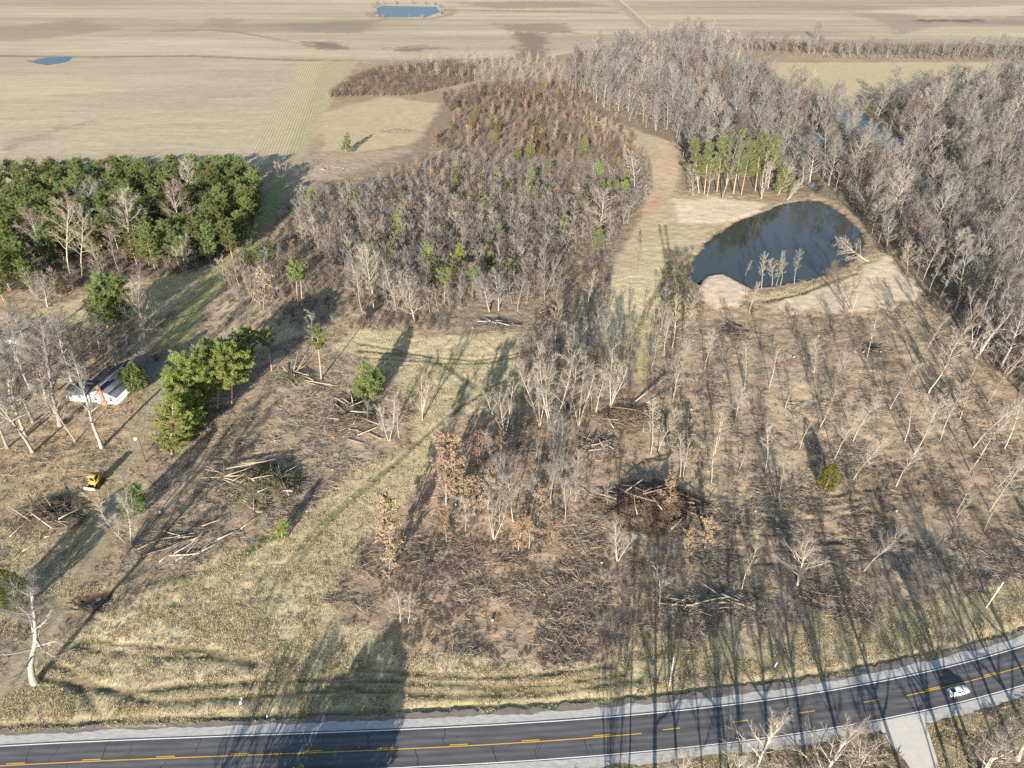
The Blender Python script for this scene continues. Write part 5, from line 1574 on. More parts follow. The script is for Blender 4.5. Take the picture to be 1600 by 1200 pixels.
pile((960, 782), 'low dark heap of logs at one end of the largest brush pile', 6, 9, 160, 1.2, aspect=.5, log_mat=[M_LOGD, M_LOGG], branch_mat=BARK_DARK, mound=.9, sprays=300, spray_mat=M_DEAD, seed=5)
pile((1085, 800), 'dark tangle of branches right of the largest brush pile', 6, 5, 260, 2.2, aspect=.8, log_mat=[M_LOGD], branch_mat=BARK_DARK, mound=1.4, seed=6)
pile((985, 655), 'red-brown mound of slash behind two leaning pale trees', 11, 9, 560, 2.2, aspect=.6, log_mat=[M_LOGD, M_LOGG], branch_mat=TW_TAN, sprays=1300, spray_mat=M_DEAD, mound=1.4, seed=7)
pile((935, 695), 'pale roots and split limbs below the red-brown slash mound', 6, 12, 140, 1.3, aspect=.7, log_mat=[M_LOG, M_LOGG, M_LOGD], mound=.7, seed=8, log_len=(3, 7))
pile((78, 805), 'dark brush heap with two white logs left of the two-track drive', 9, 7, 380, 2.4, aspect=.8, log_mat=[M_LOGG, M_LOGD], branch_mat=BARK_DARK, mound=1.4, sprays=500, seed=9,
     world_logs=[((47, 809), (82, 802), .8, 1.2, .2), ((15, 840), (52, 812), .2, .9, .13), ((85, 815), (106, 824), 1.0, .5, .12), ((70, 842), (80, 838), .5, .5, .16), ((35, 862), (58, 848), .2, .3, .12)])
pile((775, 508), 'grey sprawling heap of fallen limbs at the field edge', 9, 7, 420, 1.2, aspect=.5, log_mat=[M_LOGG, M_LOGD], branch_mat=TW_GREY, seed=10, mound=.5, log_len=(4, 8))
pile((1146, 518), 'dark scorched brush heap beside the pale spit', 6, 4, 300, 1.4, aspect=.9, log_mat=[M_LOGD], branch_mat=BARK_DARK, mound=.8, seed=11)
pile((1362, 548), 'spiky black heap of roots near the south bank', 4.5, 7, 130, 1.8, aspect=.7, log_mat=[M_LOGD, M_LOGG], branch_mat=BARK_DARK, mound=1.2, seed=12, log_len=(2, 5))
pile((300, 850), 'long windrow of grey poles along the field edge', 13, 18, 260, .6, aspect=.4, log_mat=[M_LOGG, M_LOG], branch_mat=TW_PALE, ang=.5, seed=13, log_len=(4, 9))
pile((1110, 945), 'row of fallen grey trunks along the mown verge', 12, 14, 260, .7, aspect=.28, log_mat=[M_LOGG, M_LOG], branch_mat=TW_PALE, ang=.05, seed=14, log_len=(3, 8))
pile((870, 485), 'small brown slash heap at the end of the thicket', 5, 6, 180, 1.0, aspect=.6, log_mat=[M_LOGD, M_LOGG], branch_mat=TW_BROWN, mound=.6, seed=15)
pile((1350, 545), 'loose fan of pale branches beside the black root heap', 7, 5, 160, .5, aspect=.6, branch_mat=TW_PALE, seed=16, log_len=(2, 6))
pile((620, 205), 'scattered grey slash across the sandy clearing', 12, 4, 160, .6, aspect=.5, log_mat=[M_LOGG], branch_mat=TW_BROWN, seed=17, log_len=(3, 7))
pile((520, 265), 'pale strewn slash below the sandy clearing', 14, 6, 300, .7, aspect=.5, log_mat=[M_LOG, M_LOGG], branch_mat=TW_PALE, seed=18, log_len=(3, 7))
# lone fallen trees
for n, (a, b, rad, label) in enumerate([((985, 634), (1040, 598), .18, 'pale fallen tree leaning out of the slash by the field'), ((1010, 630), (1045, 612), .13, 'shorter pale fallen tree below the leaning one'), ((905, 760), (925, 775), .12, 'short pale log beside the dark heap'), ((1290, 330), (1262, 312), .12, 'grey fallen trunk at the head of the pond'),
                                         ((700, 1008), (720, 985), .10, 'slim grey pole on the brown leaf litter'), ((905, 970), (930, 980), .12, 'pale log on the brown leaf litter'), ((1140, 880), (1160, 872), .10, 'thin pole near the verge'), ((640, 880), (672, 872), .10, 'brown log beside the tan-leaved oaks'), ((1062, 930), (1120, 937), .16, 'long grey trunk lying before the verge')]):
    A, B = np.array([*G(*a), 0]), np.array([*G(*b), 0])
    A[2], B[2] = gz(A[0], A[1]) + .15, gz(B[0], B[1]) + (1.6 if n == 0 else .25)
    o = empty('fallen_tree', A, label, 'fallen tree')
    g = Geo()
    P = np.array([A * 0, (B - A) * .4 + (0, 0, .08), (B - A) * .75, B - A])
    g.tube(P, np.array([1, .85, .6, .25]) * rad, 6, True)
    put('trunk', g.mesh('trunk', BARK_PALE), o)
    if n in (0, 1, 3):
        g = Geo()
        d = unit(B - A)
        base, tip = [], []
        for k in range(180):
            t = prng.uniform(.35, 1)
            q = (B - A) * t
            base.append(q)
            tip.append(q + side_dir(prng, d, .9, .25) * prng.uniform(.8, 3.2) * (1.2 - .6 * t))
        g.spikes(base, tip, .04)
        put('branches', g.mesh('branches', TW_PALE), o)

# ------------------------------------------------------------------ house
M_WALL = mat('white siding', (.70, .70, .68), .6, var=.05, scale=1)
M_ROOF = mat('grey shingles', (.075, .085, .10), .8, var=.3, scale=1.2, stretch=(.6, 3, 1))
M_CAP = mat('ridge cap', (.25, .27, .29), .7)
M_BRICK = mat('chimney brick', (.36, .185, .115), .9, var=.3, scale=6, stretch=(1, 1, 3))
M_GLASS = mat('dark window glass', (.02, .025, .03), .1, spec=.5)
M_TRIM = mat('white trim', (.75, .75, .74), .5)
hx, hy = G(162, 631)
hz = gz(hx, hy)
house = empty('house', (hx, hy, hz), 'white house with grey gable roof and brick chimney among bare trees', 'house', rot=(0, 0, math.radians(-6)))
W, D, E_, R_ = 4.5, 15.0, 2.7, 5.0
g = Geo()
g.add([(-W, 0, -.4), (W, 0, -.4), (W, 0, E_), (0, 0, R_), (-W, 0, E_), (-W, D, -.4), (W, D, -.4), (W, D, E_), (0, D, R_), (-W, D, E_)],
      [(0, 1, 6, 5)], None)
g.q.pop()
g.q.append(np.array([(1, 6, 7, 2), (5, 0, 4, 9), (0, 1, 2, 4), (6, 5, 9, 7)]))
g.t.append(np.array([(4, 2, 3), (7, 9, 8)]))
put('wall', g.mesh('wall', M_WALL), house)


def slab(a, b, c, d, t):
    g = Geo()
    n = np.cross(np.subtract(b, a), np.subtract(d, a))
    n = n / np.linalg.norm(n) * t
    A = [np.array(p, float) for p in (a, b, c, d)]
    g.add(A + [p + n for p in A], [(3, 2, 1, 0), (4, 5, 6, 7), (0, 1, 5, 4), (1, 2, 6, 5), (2, 3, 7, 6), (3, 0, 4, 7)])
    return g


oh = .45
s_ = (R_ - E_) / W
for sgn in (-1, 1):
    e = sgn * (W + oh)
    ez = E_ - s_ * oh
    pts = [(0, -oh, R_ + .02), (e, -oh, ez), (e, D + oh, ez), (0, D + oh, R_ + .02)]
    if sgn > 0:
        pts = [pts[0], pts[1], pts[2], pts[3]]
    else:
        pts = pts[::-1]
    put('roof', slab(*pts, .14).mesh('roof', M_ROOF), house)
g = Geo()
g.box((0, D / 2, R_ + .17), (.35, D + 2 * oh, .06))
put('ridge_cap', g.mesh('ridge_cap', M_CAP), house)
g = Geo()
g.box((.5, -.33, 2.8), (1.15, .6, 6.4))
g.box((.5, -.33, 6.05), (1.35, .8, .18))
g.box((.5, -.33, .5), (1.6, .66, 1.8))
ch = put('chimney', g.mesh('chimney', M_BRICK), house)
g = Geo()
g.tube([(.5, -.33, 6.1), (.5, -.33, 6.5)], .16, 8, True)
put('flue', g.mesh('flue', M_BRICK), ch)


def window(x, z, w, h, y=-.03, parent=None):
    f = Geo()
    for c, s in (((x, y, z + h / 2), (w + .16, .08, .1)), ((x, y, z - h / 2), (w + .16, .12, .1)), ((x - w / 2, y, z), (.1, .08, h - .1)), ((x + w / 2, y, z), (.1, .08, h - .1)), ((x, y, z), (w - .1, .05, .05))):
        f.box(c, s)
    fr = put('window', f.mesh('window', M_TRIM), parent)
    p = Geo()
    p.box((x, y + .01, z), (w - .1, .03, h - .1))
    put('pane', p.mesh('pane', M_GLASS), fr)


window(-1.9, 1.65, 1.0, 1.2, parent=house)
window(2.7, 1.65, 1.0, 1.2, parent=house)
# the lower wing
g = Geo()
x0, x1, yd, we, wr = -11.2, -W - .01, 7.0, 2.3, 3.5
ym = .6
g.add([(x0, ym, -.4), (x1, ym, -.4), (x1, ym, we), (x0, ym, we), (x0, ym + yd, -.4), (x0, ym + yd, we), (x0, ym + yd / 2, wr)], [(0, 1, 2, 3), (4, 0, 3, 5)], [(3, 6, 5)])
put('wing_wall', g.mesh('wing_wall', M_WALL), house)
k_ = (wr - we) / (yd / 2)
put('wing_roof', slab((x0 - .4, ym - .4, we - k_ * .4), (x1 + .02, ym - .4, we - k_ * .4), (x1 + .02, ym + yd / 2, wr), (x0 - .4, ym + yd / 2, wr), .12).mesh('wing_roof', M_ROOF), house)
put('wing_roof', slab((x0 - .4, ym + yd / 2, wr), (x1 + .02, ym + yd / 2, wr), (x1 + .02, ym + yd + .4, we - k_ * .4), (x0 - .4, ym + yd + .4, we - k_ * .4), .12).mesh('wing_roof', M_ROOF), house)
window(-9.6, 1.45, .9, .9, ym - .03, house)
window(-7.0, 1.45, .9, .9, ym - .03, house)

sx, sy = G(18, 538)
shed = empty('shed', (sx, sy, gz(sx, sy)), 'small white shed half hidden by bare trees behind the house', 'shed')
g = Geo()
g.add([(-2.3, 0, -.3), (2.3, 0, -.3), (2.3, 0, 1.9), (-2.3, 0, 1.9), (-2.3, 4, -.3), (2.3, 4, -.3), (2.3, 4, 1.9), (-2.3, 4, 1.9), (-2.3, 2, 2.8), (2.3, 2, 2.8)], [(0, 1, 2, 3), (1, 5, 6, 2), (4, 0, 3, 7), (5, 4, 7, 6)], [(3, 8, 7), (2, 6, 9)])
put('wall', g.mesh('wall', M_WALL), shed)
put('roof', slab((-2.6, -.3, 1.78), (2.6, -.3, 1.78), (2.6, 2, 2.82), (-2.6, 2, 2.82), .1).mesh('roof', M_ROOF), shed)
put('roof', slab((-2.6, 2, 2.82), (2.6, 2, 2.82), (2.6, 4.3, 1.78), (-2.6, 4.3, 1.78), .1).mesh('roof', M_CAP), shed)

# ------------------------------------------------------------------ car
M_CAR = mat('white car paint', (.66, .70, .74), .28, spec=.6)
M_RUB = mat('tyre rubber', (.02, .02, .02), .8)
M_RIM = mat('alloy rim', (.5, .5, .52), .35, metal=.8)
M_LAMP = mat('lamp glass', (.7, .7, .72), .15, spec=.6)
M_TAIL = mat('red tail lamp', (.35, .02, .02), .25, spec=.5)
M_BLACK = mat('black plastic', (.03, .03, .032), .6)
cx, _ = G(1490, 1078)
cp = road_pt(np.array([cx]), np.array([-1.55]), .04)[0]
tang = road_pt(np.array([cx + .5, cx - .5]), np.array([-1.55, -1.55]), .04)
th = math.atan2(tang[0][1] - tang[1][1], tang[0][0] - tang[1][0])
car = empty('car', cp, 'white four-door car driving along the road past the drive', 'car', rot=(0, 0, th), scale=.88)


def loft(st, n):
    g = Geo()
    V = [p for s in st for p in s]
    Q = [(i * n + j, i * n + (j + 1) % n, (i + 1) * n + (j + 1) % n, (i + 1) * n + j) for i in range(len(st) - 1) for j in range(n)]
    g.add(V, Q)
    for s, rev in ((0, True), (len(st) - 1, False)):
        idx = [s * n + j for j in range(n)]
        g.t.append(np.array([(idx[0], idx[j], idx[j + 1]) if rev else (idx[0], idx[j + 1], idx[j]) for j in range(1, n - 1)]))
    return g


st = []
for x, hw, zl, zs, zt in [(-2.36, .62, .48, .66, .78), (-2.25, .80, .32, .74, .96), (-1.9, .87, .24, .80, 1.02), (-1.35, .90, .20, .84, 1.0), (-.6, .91, .19, .84, .97), (.3, .91, .19, .83, .96), (1.0, .90, .19, .80, .95), (1.5, .88, .20, .76, .90), (1.95, .85, .24, .68, .80), (2.25, .76, .30, .58, .68), (2.37, .58, .40, .52, .58)]:
    st.append([(x, -hw * .92, zl), (x, -hw, (zl + zs) / 2), (x, -hw * .97, zs), (x, -hw * .80, zt), (x, 0, zt + .03), (x, hw * .80, zt), (x, hw * .97, zs), (x, hw, (zl + zs) / 2), (x, hw * .92, zl)])
put('body', loft(st, 9).mesh('body', M_CAR, True), car)
st = []
for x, hb, ht, zt in [(-1.75, .62, .60, 1.0), (-1.15, .70, .58, 1.25), (-.75, .72, .57, 1.39), (-.1, .73, .58, 1.43), (.35, .73, .57, 1.40), (.75, .72, .58, 1.20), (1.2, .70, .62, .96)]:
    st.append([(x, -hb, .90), (x, -ht, zt - .02), (x, -ht * .6, zt + .02), (x, ht * .6, zt + .02), (x, ht, zt - .02), (x, hb, .90)])
put('cabin', loft(st, 6).mesh('cabin', M_CAR, True), car)


def panel(name, pts, m, par):
    g = Geo()
    P = np.array(pts, float)
    n = np.cross(P[1] - P[0], P[-1] - P[0])
    n = n / np.linalg.norm(n)
    k = len(P)
    g.add(np.vstack([P, P + n * .012]), [(i, (i + 1) % k, k + (i + 1) % k, k + i) for i in range(k)], [(k, k + i, k + i + 1) for i in range(1, k - 1)])
    return put(name, g.mesh(name, m), par)


panel('windscreen', [(1.13, -.56, 1.0), (1.13, .56, 1.0), (.5, .50, 1.355), (.5, -.50, 1.355)], M_GLASS, car)
panel('rear_window', [(-1.72, .52, 1.04), (-1.72, -.52, 1.04), (-.98, -.49, 1.345), (-.98, .49, 1.345)], M_GLASS, car)
for s in (-1, 1):
    pts = [(-1.1, s * .725, 1.0), (-.05, s * .745, .98), (-.05, s * .612, 1.36), (-.75, s * .615, 1.33)]
    panel('side_window', pts if s < 0 else pts[::-1], M_GLASS, car)
    pts = [(.02, s * .745, .98), (.85, s * .735, .99), (.38, s * .615, 1.33), (.02, s * .612, 1.36)]
    panel('side_window', pts if s < 0 else pts[::-1], M_GLASS, car)
    g = Geo()
    g.box((.72, s * .98, .98), (.16, .2, .13))
    put('wing_mirror', g.mesh('wing_mirror', M_CAR), car)
    g = Geo()
    g.box((2.2, s * .56, .63), (.18, .30, .11))
    put('headlight', g.mesh('headlight', M_LAMP), car)
    g = Geo()
    g.box((-2.27, s * .60, .80), (.12, .30, .14))
    put('tail_lamp', g.mesh('tail_lamp', M_TAIL), car)
    for x in (-1.4, 1.42):
        g = Geo()
        g.tube([(x, s * .70, .33), (x, s * .925, .33)], .33, 16, True)
        w = put('wheel', g.mesh('wheel', M_RUB), car)
        g = Geo()
        g.tube([(x, s * .90, .33), (x, s * .935, .33)], .21, 12, True)
        put('rim', g.mesh('rim', M_RIM), w)

# ------------------------------------------------------------------ yellow machine beside the drive
M_CAT = mat('yellow machine paint', (.40, .25, .055), .6, var=.3, scale=3)
M_STEEL = mat('worn steel', (.42, .39, .35), .6, var=.3, scale=3)
lx_, ly_ = G(152, 757)
ldr = empty('tracked_loader', (lx_, ly_, gz(lx_, ly_)), 'yellow tracked loader with steel blade beside the drive', 'loader', rot=(0, 0, math.radians(-8)), scale=1.25)
for s in (-1, 1):
    g = Geo()
    loop = [(s * .85, 1.5 * math.cos(a) * 1.0, .38 + .36 * math.sin(a)) for a in np.linspace(0, 6.283, 17)[:-1]]
    a = [(x - .2, y, z) for x, y, z in loop]
    b = [(x + .2, y, z) for x, y, z in loop]
    n = len(loop)
    g.add(a + b, [(i, (i + 1) % n, n + (i + 1) % n, n + i) for i in range(n)], [(0, i + 1, i) for i in range(1, n - 1)] + [(n, n + i, n + i + 1) for i in range(1, n - 1)])
    put('track', g.mesh('track', M_BLACK), ldr)
    g = Geo()
    g.tube([(s * .72, 1.3, 1.7), (s * .74, .2, 1.65), (s * .74, -1.5, .75), (s * .6, -1.9, .45)], .09, 6, True)
    put('lift_arm', g.mesh('lift_arm', M_CAT), ldr)
    g = Geo()
    for y0 in (-.75, .55):
        g.box((s * .55, y0, 1.75), (.1, .1, 1.3))
    g.box((s * .55, -.1, 1.45), (.06, 1.2, .08))
    put('cab_post', g.mesh('cab_post', M_CAT), ldr)
g = Geo()
g.box((0, .2, .85), (1.3, 2.4, .7))
g.box((0, 1.15, 1.35), (1.25, .85, .75))
put('chassis', g.mesh('chassis', M_CAT), ldr)
g = Geo()
g.box((0, -.1, 2.45), (1.35, 1.55, .1))
put('cab_roof', g.mesh('cab_roof', M_CAT), ldr)
g = Geo()
g.box((0, -.1, 1.85), (.95, 1.1, 1.1))
put('cab_glass', g.mesh('cab_glass', M_GLASS), ldr)
g = Geo()
g.box((0, -1.15, 1.9), (.9, .06, .06))
g.box((0, -.8, 1.3), (1.0, .06, .5))
put('front_guard', g.mesh('front_guard', M_CAT), ldr)
g = Geo()
prof = [(-2.05, .1), (-1.95, .1), (-2.1, .45), (-2.05, .95), (-2.15, .95), (-2.22, .45)]
n = len(prof)
V = [(-1.15, y, z) for y, z in prof] + [(1.15, y, z) for y, z in prof]
g.add(V, [(i, (i + 1) % n, n + (i + 1) % n, n + i) for i in range(n)], [(0, i + 1, i) for i in range(1, n - 1)] + [(n, n + i, n + i + 1) for i in range(1, n - 1)])
put('blade', g.mesh('blade', M_STEEL), ldr)

# ------------------------------------------------------------------ poles, wires, sign, posts
M_POLE = mat('weathered pole', (.50, .47, .43), .8, var=.2, scale=2, stretch=(1, 1, .2))
M_POLD = mat('dark pole', (.07, .06, .05), .9)
M_WIRE = mat('wire', (.03, .03, .03), .6)
M_SIGN = mat('sign sheet', (.62, .66, .70), .5, var=.06, scale=2)
M_PLAST = mat('white enamel', (.80, .80, .80), .5)
tops = []
for base, top, label in (((1046, 1072), (1053, 1027), 'pale utility pole on the verge opposite the bare trees'), ((1540, 950), (1567, 911), 'pale utility pole on the verge above the white car')):
    x, y, h, dx = height_from_top(base, top)
    z = gz(x, y)
    o = empty('utility_pole', (x, y, z), label, 'utility pole', 'utility poles along the verge')
    g = Geo()
    g.tube([(0, 0, -.5), (dx * .5, 0, h * .5), (dx, 0, h)], [.17, .15, .12], 8, True)
    put('pole', g.mesh('pole', M_POLE), o)
    g = Geo()
    g.tube([(dx, 0, h - .02), (dx, 0, h + .3)], .05, 6, True)
    put('insulator', g.mesh('insulator', M_STEEL), o)
    tops.append(np.array([x + dx, y, z + h + .25]))
west = np.array([-18.0, road_y(-18.0) + 9, 8.0])


def wire(a, b, sag, label):
    g = Geo()
    t = np.linspace(0, 1, 22)[:, None]
    P = a + (b - a) * t
    P[:, 2] -= sag * 4 * (t * (1 - t))[:, 0]
    g.tube(P, .026, 4)
    o = put('utility_wire', g.mesh('utility_wire', M_WIRE), None, label=label, category='wire')


wire(tops[0], tops[1], .9, 'thin dark wire strung between the two utility poles')
far_w = tops[0] + (tops[0] - tops[1]) * 2.2
far_w[1] = float(road_y(far_w[0])) + 8
far_w[2] = 7.5
wire(tops[0], far_w, 1.2, 'thin dark wire running from the pole along the grass verge')

x, y, h, dx = height_from_top((228, 722), (215, 681))
o = empty('yard_lamp', (x, y, gz(x, y)), 'dark leaning yard lamp pole with white lamp head by the drive', 'yard lamp')
g = Geo()
g.tube([(0, 0, -.4), (dx, 0, h)], [.13, .09], 8, True)
put('pole', g.mesh('pole', M_POLD), o)
g = Geo()
g.tube([(dx, 0, h - .3), (dx - .7, -.1, h - .5)], .04, 6, True)
put('arm', g.mesh('arm', M_STEEL), o)
g = Geo()
g.tube([(dx - .75, -.12, h - 1.15), (dx - .75, -.12, h - .9), (dx - .75, -.12, h - .6), (dx - .75, -.12, h - .35)], [.22, .36, .34, .12], 10, True)
put('lamp_head', g.mesh('lamp_head', M_PLAST), o)

x, y = G(1210, 1048)
o = empty('diamond_sign', (x, y, gz(x, y)), 'pale grey diamond-shaped sign standing on the verge among tree shadows', 'sign', rot=(0, 0, math.radians(35)))
g = Geo()
g.tube([(0, .05, -.3), (0, .05, 1.9)], .05, 6, True)
put('post', g.mesh('post', M_POLD), o)
g = Geo()
g.add([(0, 0, .7), (.55, 0, 1.75), (0, 0, 2.8), (-.55, 0, 1.75), (0, .02, .7), (.55, .02, 1.75), (0, .02, 2.8), (-.55, .02, 1.75)], [(0, 1, 2, 3), (7, 6, 5, 4), (0, 4, 5, 1), (1, 5, 6, 2), (2, 6, 7, 3), (3, 7, 4, 0)])
put('panel', g.mesh('panel', M_SIGN), o)

x, y = G(378, 1103)
o = empty('mailbox', (x, y, gz(x, y)), 'white mailbox with raised lid on a post in the mown grass', 'mailbox', rot=(0, 0, .2))
g = Geo()
g.tube([(0, 0, -.3), (0, 0, .95)], .06, 6, True)
put('post', g.mesh('post', M_POLD), o)
g = Geo()
g.tube([(0, -.36, 1.12), (0, .36, 1.12)], .2, 10, True)
g.box((0, 0, 1.0), (.40, .72, .2))
put('box', g.mesh('box', M_PLAST), o)
g = Geo()
g.box((.16, .42, 1.45), (.16, .04, .62))
put('flag', g.mesh('flag', M_PLAST), o)
x, y = G(417, 1120)
o = empty('marker_post', (x, y, gz(x, y)), 'short white marker post at the edge of the gravel shoulder', 'post', rot=(0, .1, 0))
g = Geo()
g.box((0, 0, .35), (.16, .05, 1.1))
put('post', g.mesh('post', M_PLAST), o)
g = Geo()
g.box((0, -.033, .75), (.12, .012, .18))
put('reflector', g.mesh('reflector', M_STEEL), o)
x, y = G(1355, 1028)
o = empty('marker_post', (x, y, gz(x, y)), 'low grey stake on the verge above the gravel shoulder', 'post')
g = Geo()
g.box((0, 0, .4), (.12, .12, 1.1))
put('post', g.mesh('post', M_POLE), o)
g = Geo()
g.box((0, 0, 1.0), (.16, .16, .1))
put('cap', g.mesh('cap', M_POLD), o)
# ------------------------------------------------------------------ what nobody could count: grass tufts, sticks, weeds, brush
srng = np.random.default_rng(5)
ST_STRAW = mat('dry straw', (.50, .42, .27), .95, rnd=.2, hue=.02, trans=.2)
ST_OLIVE = mat('olive grass', (.41, .345, .20), .95, rnd=.3, hue=.03, trans=.2)


def tuft(seed, n, L, spread, w, m):
    r = np.random.default_rng(seed)
    a = r.uniform(0, 6.283, n)
    p = np.stack([np.cos(a), np.sin(a), np.zeros(n)], 1) * (spread * .45 * np.sqrt(r.random((n, 1))))
    d = unit(np.stack([np.cos(a) * .8, np.sin(a) * .8, np.full(n, .9)], 1) + r.normal(0, .3, (n, 3))) * L * r.uniform(.6, 1.2, (n, 1))
    d[:, 2] = np.abs(d[:, 2])
    g = Geo()
    g.blades(p, d, r.uniform(.6, 1.3, n) * w, unit(np.cross(d, r.normal(0, 1, (n, 3)))))
    return g.mesh('tuft', m)


def sticks(seed, n, L, R, rad, m, rise=.12):
    r = np.random.default_rng(seed)
    g = Geo()
    th0 = r.uniform(0, 3.14)
    for _ in range(n):
        a, q = r.uniform(0, 6.283), R * math.sqrt(r.random())
        th = th0 + r.normal(0, .6)
        l = r.uniform(*L)
        d = np.array([math.cos(th), math.sin(th), r.normal(0, rise)])
        p = np.array([math.cos(a) * q, math.sin(a) * q, .12 + .2 * r.random()])
        P = np.array([p - d * l / 2, p + r.normal(0, .06, 3), p + d * l / 2])
        g.tube(P, np.array([1, .8, .3]) * r.uniform(*rad), 3)
    return g.mesh('stick', m)


def rand_in(n, x0, x1, y0, y1, wfun, seed):
    """points with density falling off with distance, kept where wfun says"""
    r = np.random.default_rng(seed)
    m = n * 6
    y = y0 * (y1 / y0) ** r.random(m)
    hw = depth_of(y) * .76
    x = r.uniform(-1, 1, m) * hw
    k = (r.random(m) < wfun(x, y)) & (x > x0) & (x < x1)
    x, y = x[k][:n], y[k][:n]
    return x, y


PONDP = GP(POND)


def dry(x, y):
    m = (np.abs(road_off(x, y)) > 5.7) & (sdf_poly(x, y, PONDP) < -.5)
    m &= sdf_poly(x, y, GP(DR)) < 0
    return m


def lay(name, metas, x, y, s, sz=None, tilt=.06, sink=0.0):
    n = len(x)
    sc = np.repeat(np.asarray(s)[:, None], 3, 1)
    if sz is not None:
        sc[:, 2] *= sz
    rot = np.column_stack([srng.normal(0, tilt, (n, 2)), srng.uniform(0, 6.283, n)])
    return scatter(name, metas, np.column_stack([x, y, ground_z(x, y) - sink]), sc, rot, srng.integers(0, len(metas), n))


# dry grass
x, y = rand_in(85000, -170, 190, 52, 330, lambda x, y: sample(GRASS, x, y) * dry(x, y) * (.25 + .75 * (fbm(x, y, 4, 301) > -.1)), 1)
lay('dry_grass', [tuft(1, 16, .42, .5, .035, ST_STRAW), tuft(2, 16, .36, .6, .035, ST_STRAW), tuft(3, 16, .32, .55, .035, ST_OLIVE), tuft(4, 20, .5, .5, .035, ST_STRAW)], x, y, srng.uniform(.35, .9, len(x)))
# sticks and chips on the cleared ground
x, y = rand_in(15000, -175, 190, 60, 345, lambda x, y: sstep(.45, .75, sample(ROUGH, x, y)) * (1 - .8 * sstep(.4, .9, sample(GRASS, x, y))) * dry(x, y) * (.12 + .88 * (fbm(x, y, 9, 311) > .12)), 2)
lay('slash_litter', [sticks(1, 7, (.7, 2.4), .9, (.02, .04), TW_PALE), sticks(2, 6, (.7, 2.0), .9, (.02, .045), TW_TAN), sticks(3, 7, (.8, 2.6), 1.0, (.02, .04), TW_GREY), sticks(4, 6, (.6, 1.8), .8, (.02, .05), TW_BROWN), sticks(5, 3, (1.5, 4.0), .8, (.03, .06), M_LOG)], x, y, srng.uniform(.6, 1.25, len(x)))
# low weeds and brush stubble
x, y = rand_in(12000, -175, 190, 60, 360, lambda x, y: sstep(.4, .75, sample(ROUGH, x, y)) * dry(x, y) * (.10 + .90 * (fbm(x, y, 12, 321) > .15)), 3)
bw = [bush_shape(20 + k, 1.0, .8, 22, 3)[0].mesh('weed', m_) for k, m_ in enumerate((TW_TAN, TW_TAN, TW_RED, TW_GREY, TW_PALE))]
lay('low_weeds', bw, x, y, srng.uniform(.4, 1.0, len(x)), .8)
# undergrowth of the woods and thickets
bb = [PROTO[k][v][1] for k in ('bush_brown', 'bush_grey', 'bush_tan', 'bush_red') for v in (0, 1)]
P = poisson(WOOD, 3.4, 0, 41, [PONDW, TRACK, GROVE] + CREEK)
P2 = poisson(THICK, 2.6, 0, 42)
P3 = poisson(GP([(455, 310), (560, 300), (600, 470), (520, 500), (350, 520), (330, 470), (400, 400)]), 3.2, 0, 43)
P4 = poisson(GP([(815, 540), (1000, 530), (985, 650), (860, 670), (800, 620)]), 3.4, 0, 44)
P5 = poisson(GP([(-60, 400), (30, 425), (230, 385), (330, 400), (320, 425), (190, 440), (-60, 470)]), 3.0, 0, 45)
P6 = poisson(GP([(540, 510), (600, 480), (700, 500), (700, 520), (560, 515)]), 2.4, 0, 46)
P7 = poisson(GP([(1440, 450), (1530, 545), (1620, 650), (1760, 720), (1760, 560), (1560, 470)]), 3.0, 0, 47)
P8 = poisson(GP([(-60, 520), (40, 500), (120, 520), (230, 545), (200, 570), (60, 590), (-60, 610)]), 3.2, 0, 48)
P9 = poisson(GP([(1090, 60), (1150, 82), (1300, 92), (1720, 96), (1720, 76), (1400, 78), (1200, 66)]), 4.5, 0, 49)
P10 = poisson(GP([(1040, 395), (1082, 392), (1080, 440), (1098, 470), (1080, 495), (1035, 470)]), 2.2, 0, 56)  # weeds at the pond's left end, added partly to stand in for shade
Q = np.vstack([P, P2, P3, P4, P5, P6, P7, P8, P9, P10])
Q = Q[in_view(Q[:, 0], Q[:, 1], 2, 40)]
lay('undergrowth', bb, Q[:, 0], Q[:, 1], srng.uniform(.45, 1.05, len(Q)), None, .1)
# the brown brush at the far edge of the property
P = poisson(GP([(512, 152), (530, 135), (580, 108), (700, 98), (740, 105), (738, 128), (700, 136), (640, 150), (600, 150)]), 2.6, 0, 51)
P2 = poisson(GP([(690, 160), (760, 138), (900, 150), (985, 205), (1010, 250), (960, 262), (860, 250), (760, 248), (690, 235), (670, 222), (715, 195)]), 4.4, 0, 52)
P3 = poisson(GP([(690, 148), (760, 130), (880, 130), (930, 160), (880, 165), (760, 160), (700, 175)]), 3.4, 0, 53)
Q = np.vstack([P, P2, P3])
lay('brown_brush', [PROTO['bush_brown'][v][1] for v in range(4)] + [PROTO['bush_red'][0][1]], Q[:, 0], Q[:, 1], srng.uniform(.8, 1.6, len(Q)), None, .1)
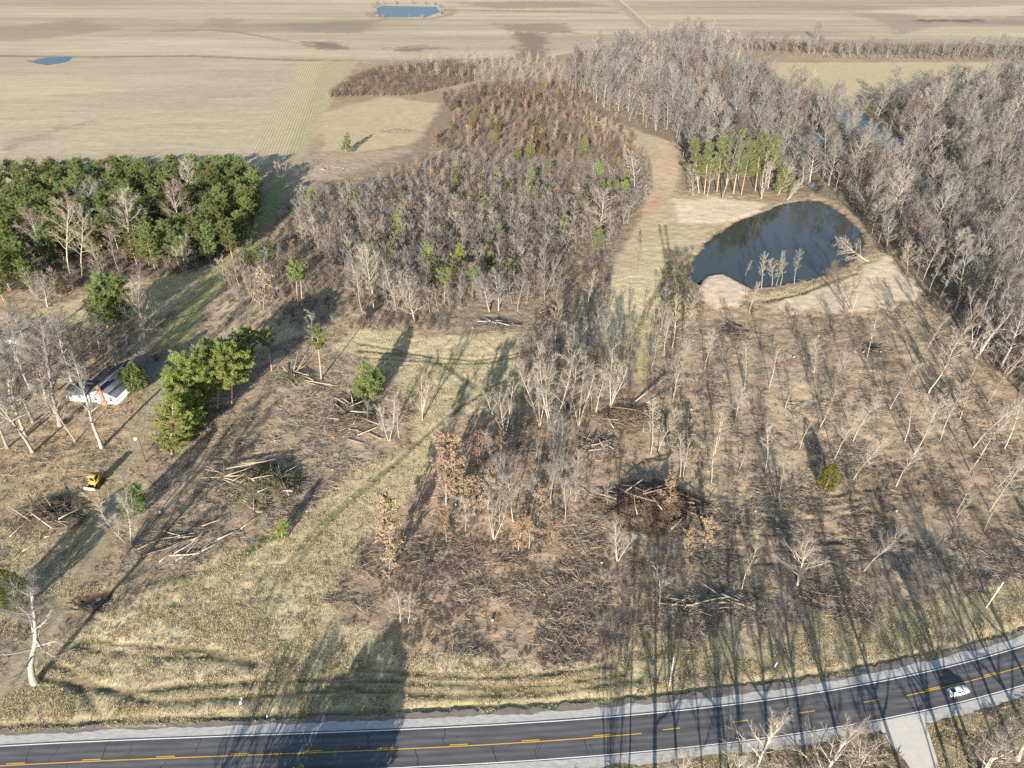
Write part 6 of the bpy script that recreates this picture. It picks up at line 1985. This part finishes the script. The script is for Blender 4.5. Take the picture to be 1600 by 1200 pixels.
# far water margin shrubs and the treeline at the horizon edge
for n, (px, py) in enumerate([(583, 12), (590, 8), (600, 7), (620, 6), (645, 6), (665, 7), (680, 8), (688, 12), (694, 18), (690, 22), (660, 28), (640, 27), (600, 27), (586, 22)]):
    x, y = G(px, py)
    o = empty('shrub', (x, y, 0), 'dark leafless shrub on the rim of the far field pond', 'shrub', 'shrubs round the far pond', (0, 0, n * 1.3), 1.6 + .9 * srng.random())
    put('stems', PROTO['bush_brown' if n % 2 else 'bush_grey'][n % 4][1], o)
P = poisson(GP([(1050, -3), (1260, -1), (1340, -2), (1340, -5), (1050, -6)]), 9, 0, 55)
if len(P):
    lay('far_treeline', [merged_proto(*PROTO['tall'][0][:2]), merged_proto(*PROTO['broad'][0][:2])], P[:, 0], P[:, 1], srng.uniform(.6, 1.0, len(P)))
for n, (px, py, h, lb) in enumerate([(1275, 62, 16, 'single round-crowned bare tree in the treeline between far fields'), (728, 92, 9, 'small round bare tree at the field edge beyond the brown brush')]):
    x, y = G(px, py)
    build_tree(dict(name='field_tree', key='broad', x=x, y=y, h=h, label=lb, cat='tree', group=None, lean=(.1, 0), rz=1.0, var=n))
for n, (px, py, s, key, lb) in enumerate([(246, 562, 1.5, 'bush_red', 'red-brown bush beside the gravel yard'), (196, 865, 1.4, 'bush_red', 'red-brown bush below the pale many-stemmed tree'), (600, 515, 1.1, 'bush_red', 'red-brown bush at the field edge under the thicket'), (672, 512, 1.2, 'bush_red', 'second red-brown bush under the thicket, nearer the fallen limbs'),
                                          (1390, 402, 1.2, 'bush_tan', 'straw-yellow bush on the tip of the south bank'), (1148, 660, .9, 'bush_brown', 'dark low bush between the thin trees')]):
    x, y = G(px, py)
    o = empty('shrub', (x, y, gz(x, y)), lb, 'shrub', None, (0, 0, n), s)
    put('stems', PROTO[key][n % 4][1], o)

# stumps left in the cleared ground
M_CUT = mat('cut stump face', (.52, .40, .25), .9, var=.2, scale=5)
for n, (px, py, where) in enumerate([(360, 668, 'between the two log heaps'), (430, 690, 'above the log pile'), (520, 735, 'right of the log pile'), (1080, 640, 'among the thin trees left of the olive cedar'), (1180, 800, 'in the rutted ground below the olive cedar'), (1400, 800, 'below the curved machine ruts'), (1255, 850, 'between the bushy pale tree and the ruts'), (1240, 560, 'below the pale south bank'), (850, 930, 'on the brown leaf litter'), (770, 970, 'near the verge on the leaf litter'), (940, 880, 'below the dark brush pile'), (250, 800, 'above the windrow of grey poles')]):
    x, y = G(px, py)
    o = empty('stump', (x, y, gz(x, y)), 'low pale cut stump ' + where, 'stump', None, (0, 0, n))
    g = Geo()
    g.tube([(0, 0, -.2), (0, 0, .12), (0, 0, .42)], [.42, .32, .27], 9)
    put('bark', g.mesh('bark', BARK_GREY), o)
    g = Geo()
    g.tube([(0, 0, .40), (0, 0, .43)], .262, 9, True)
    put('cut_face', g.mesh('cut_face', M_CUT), o)
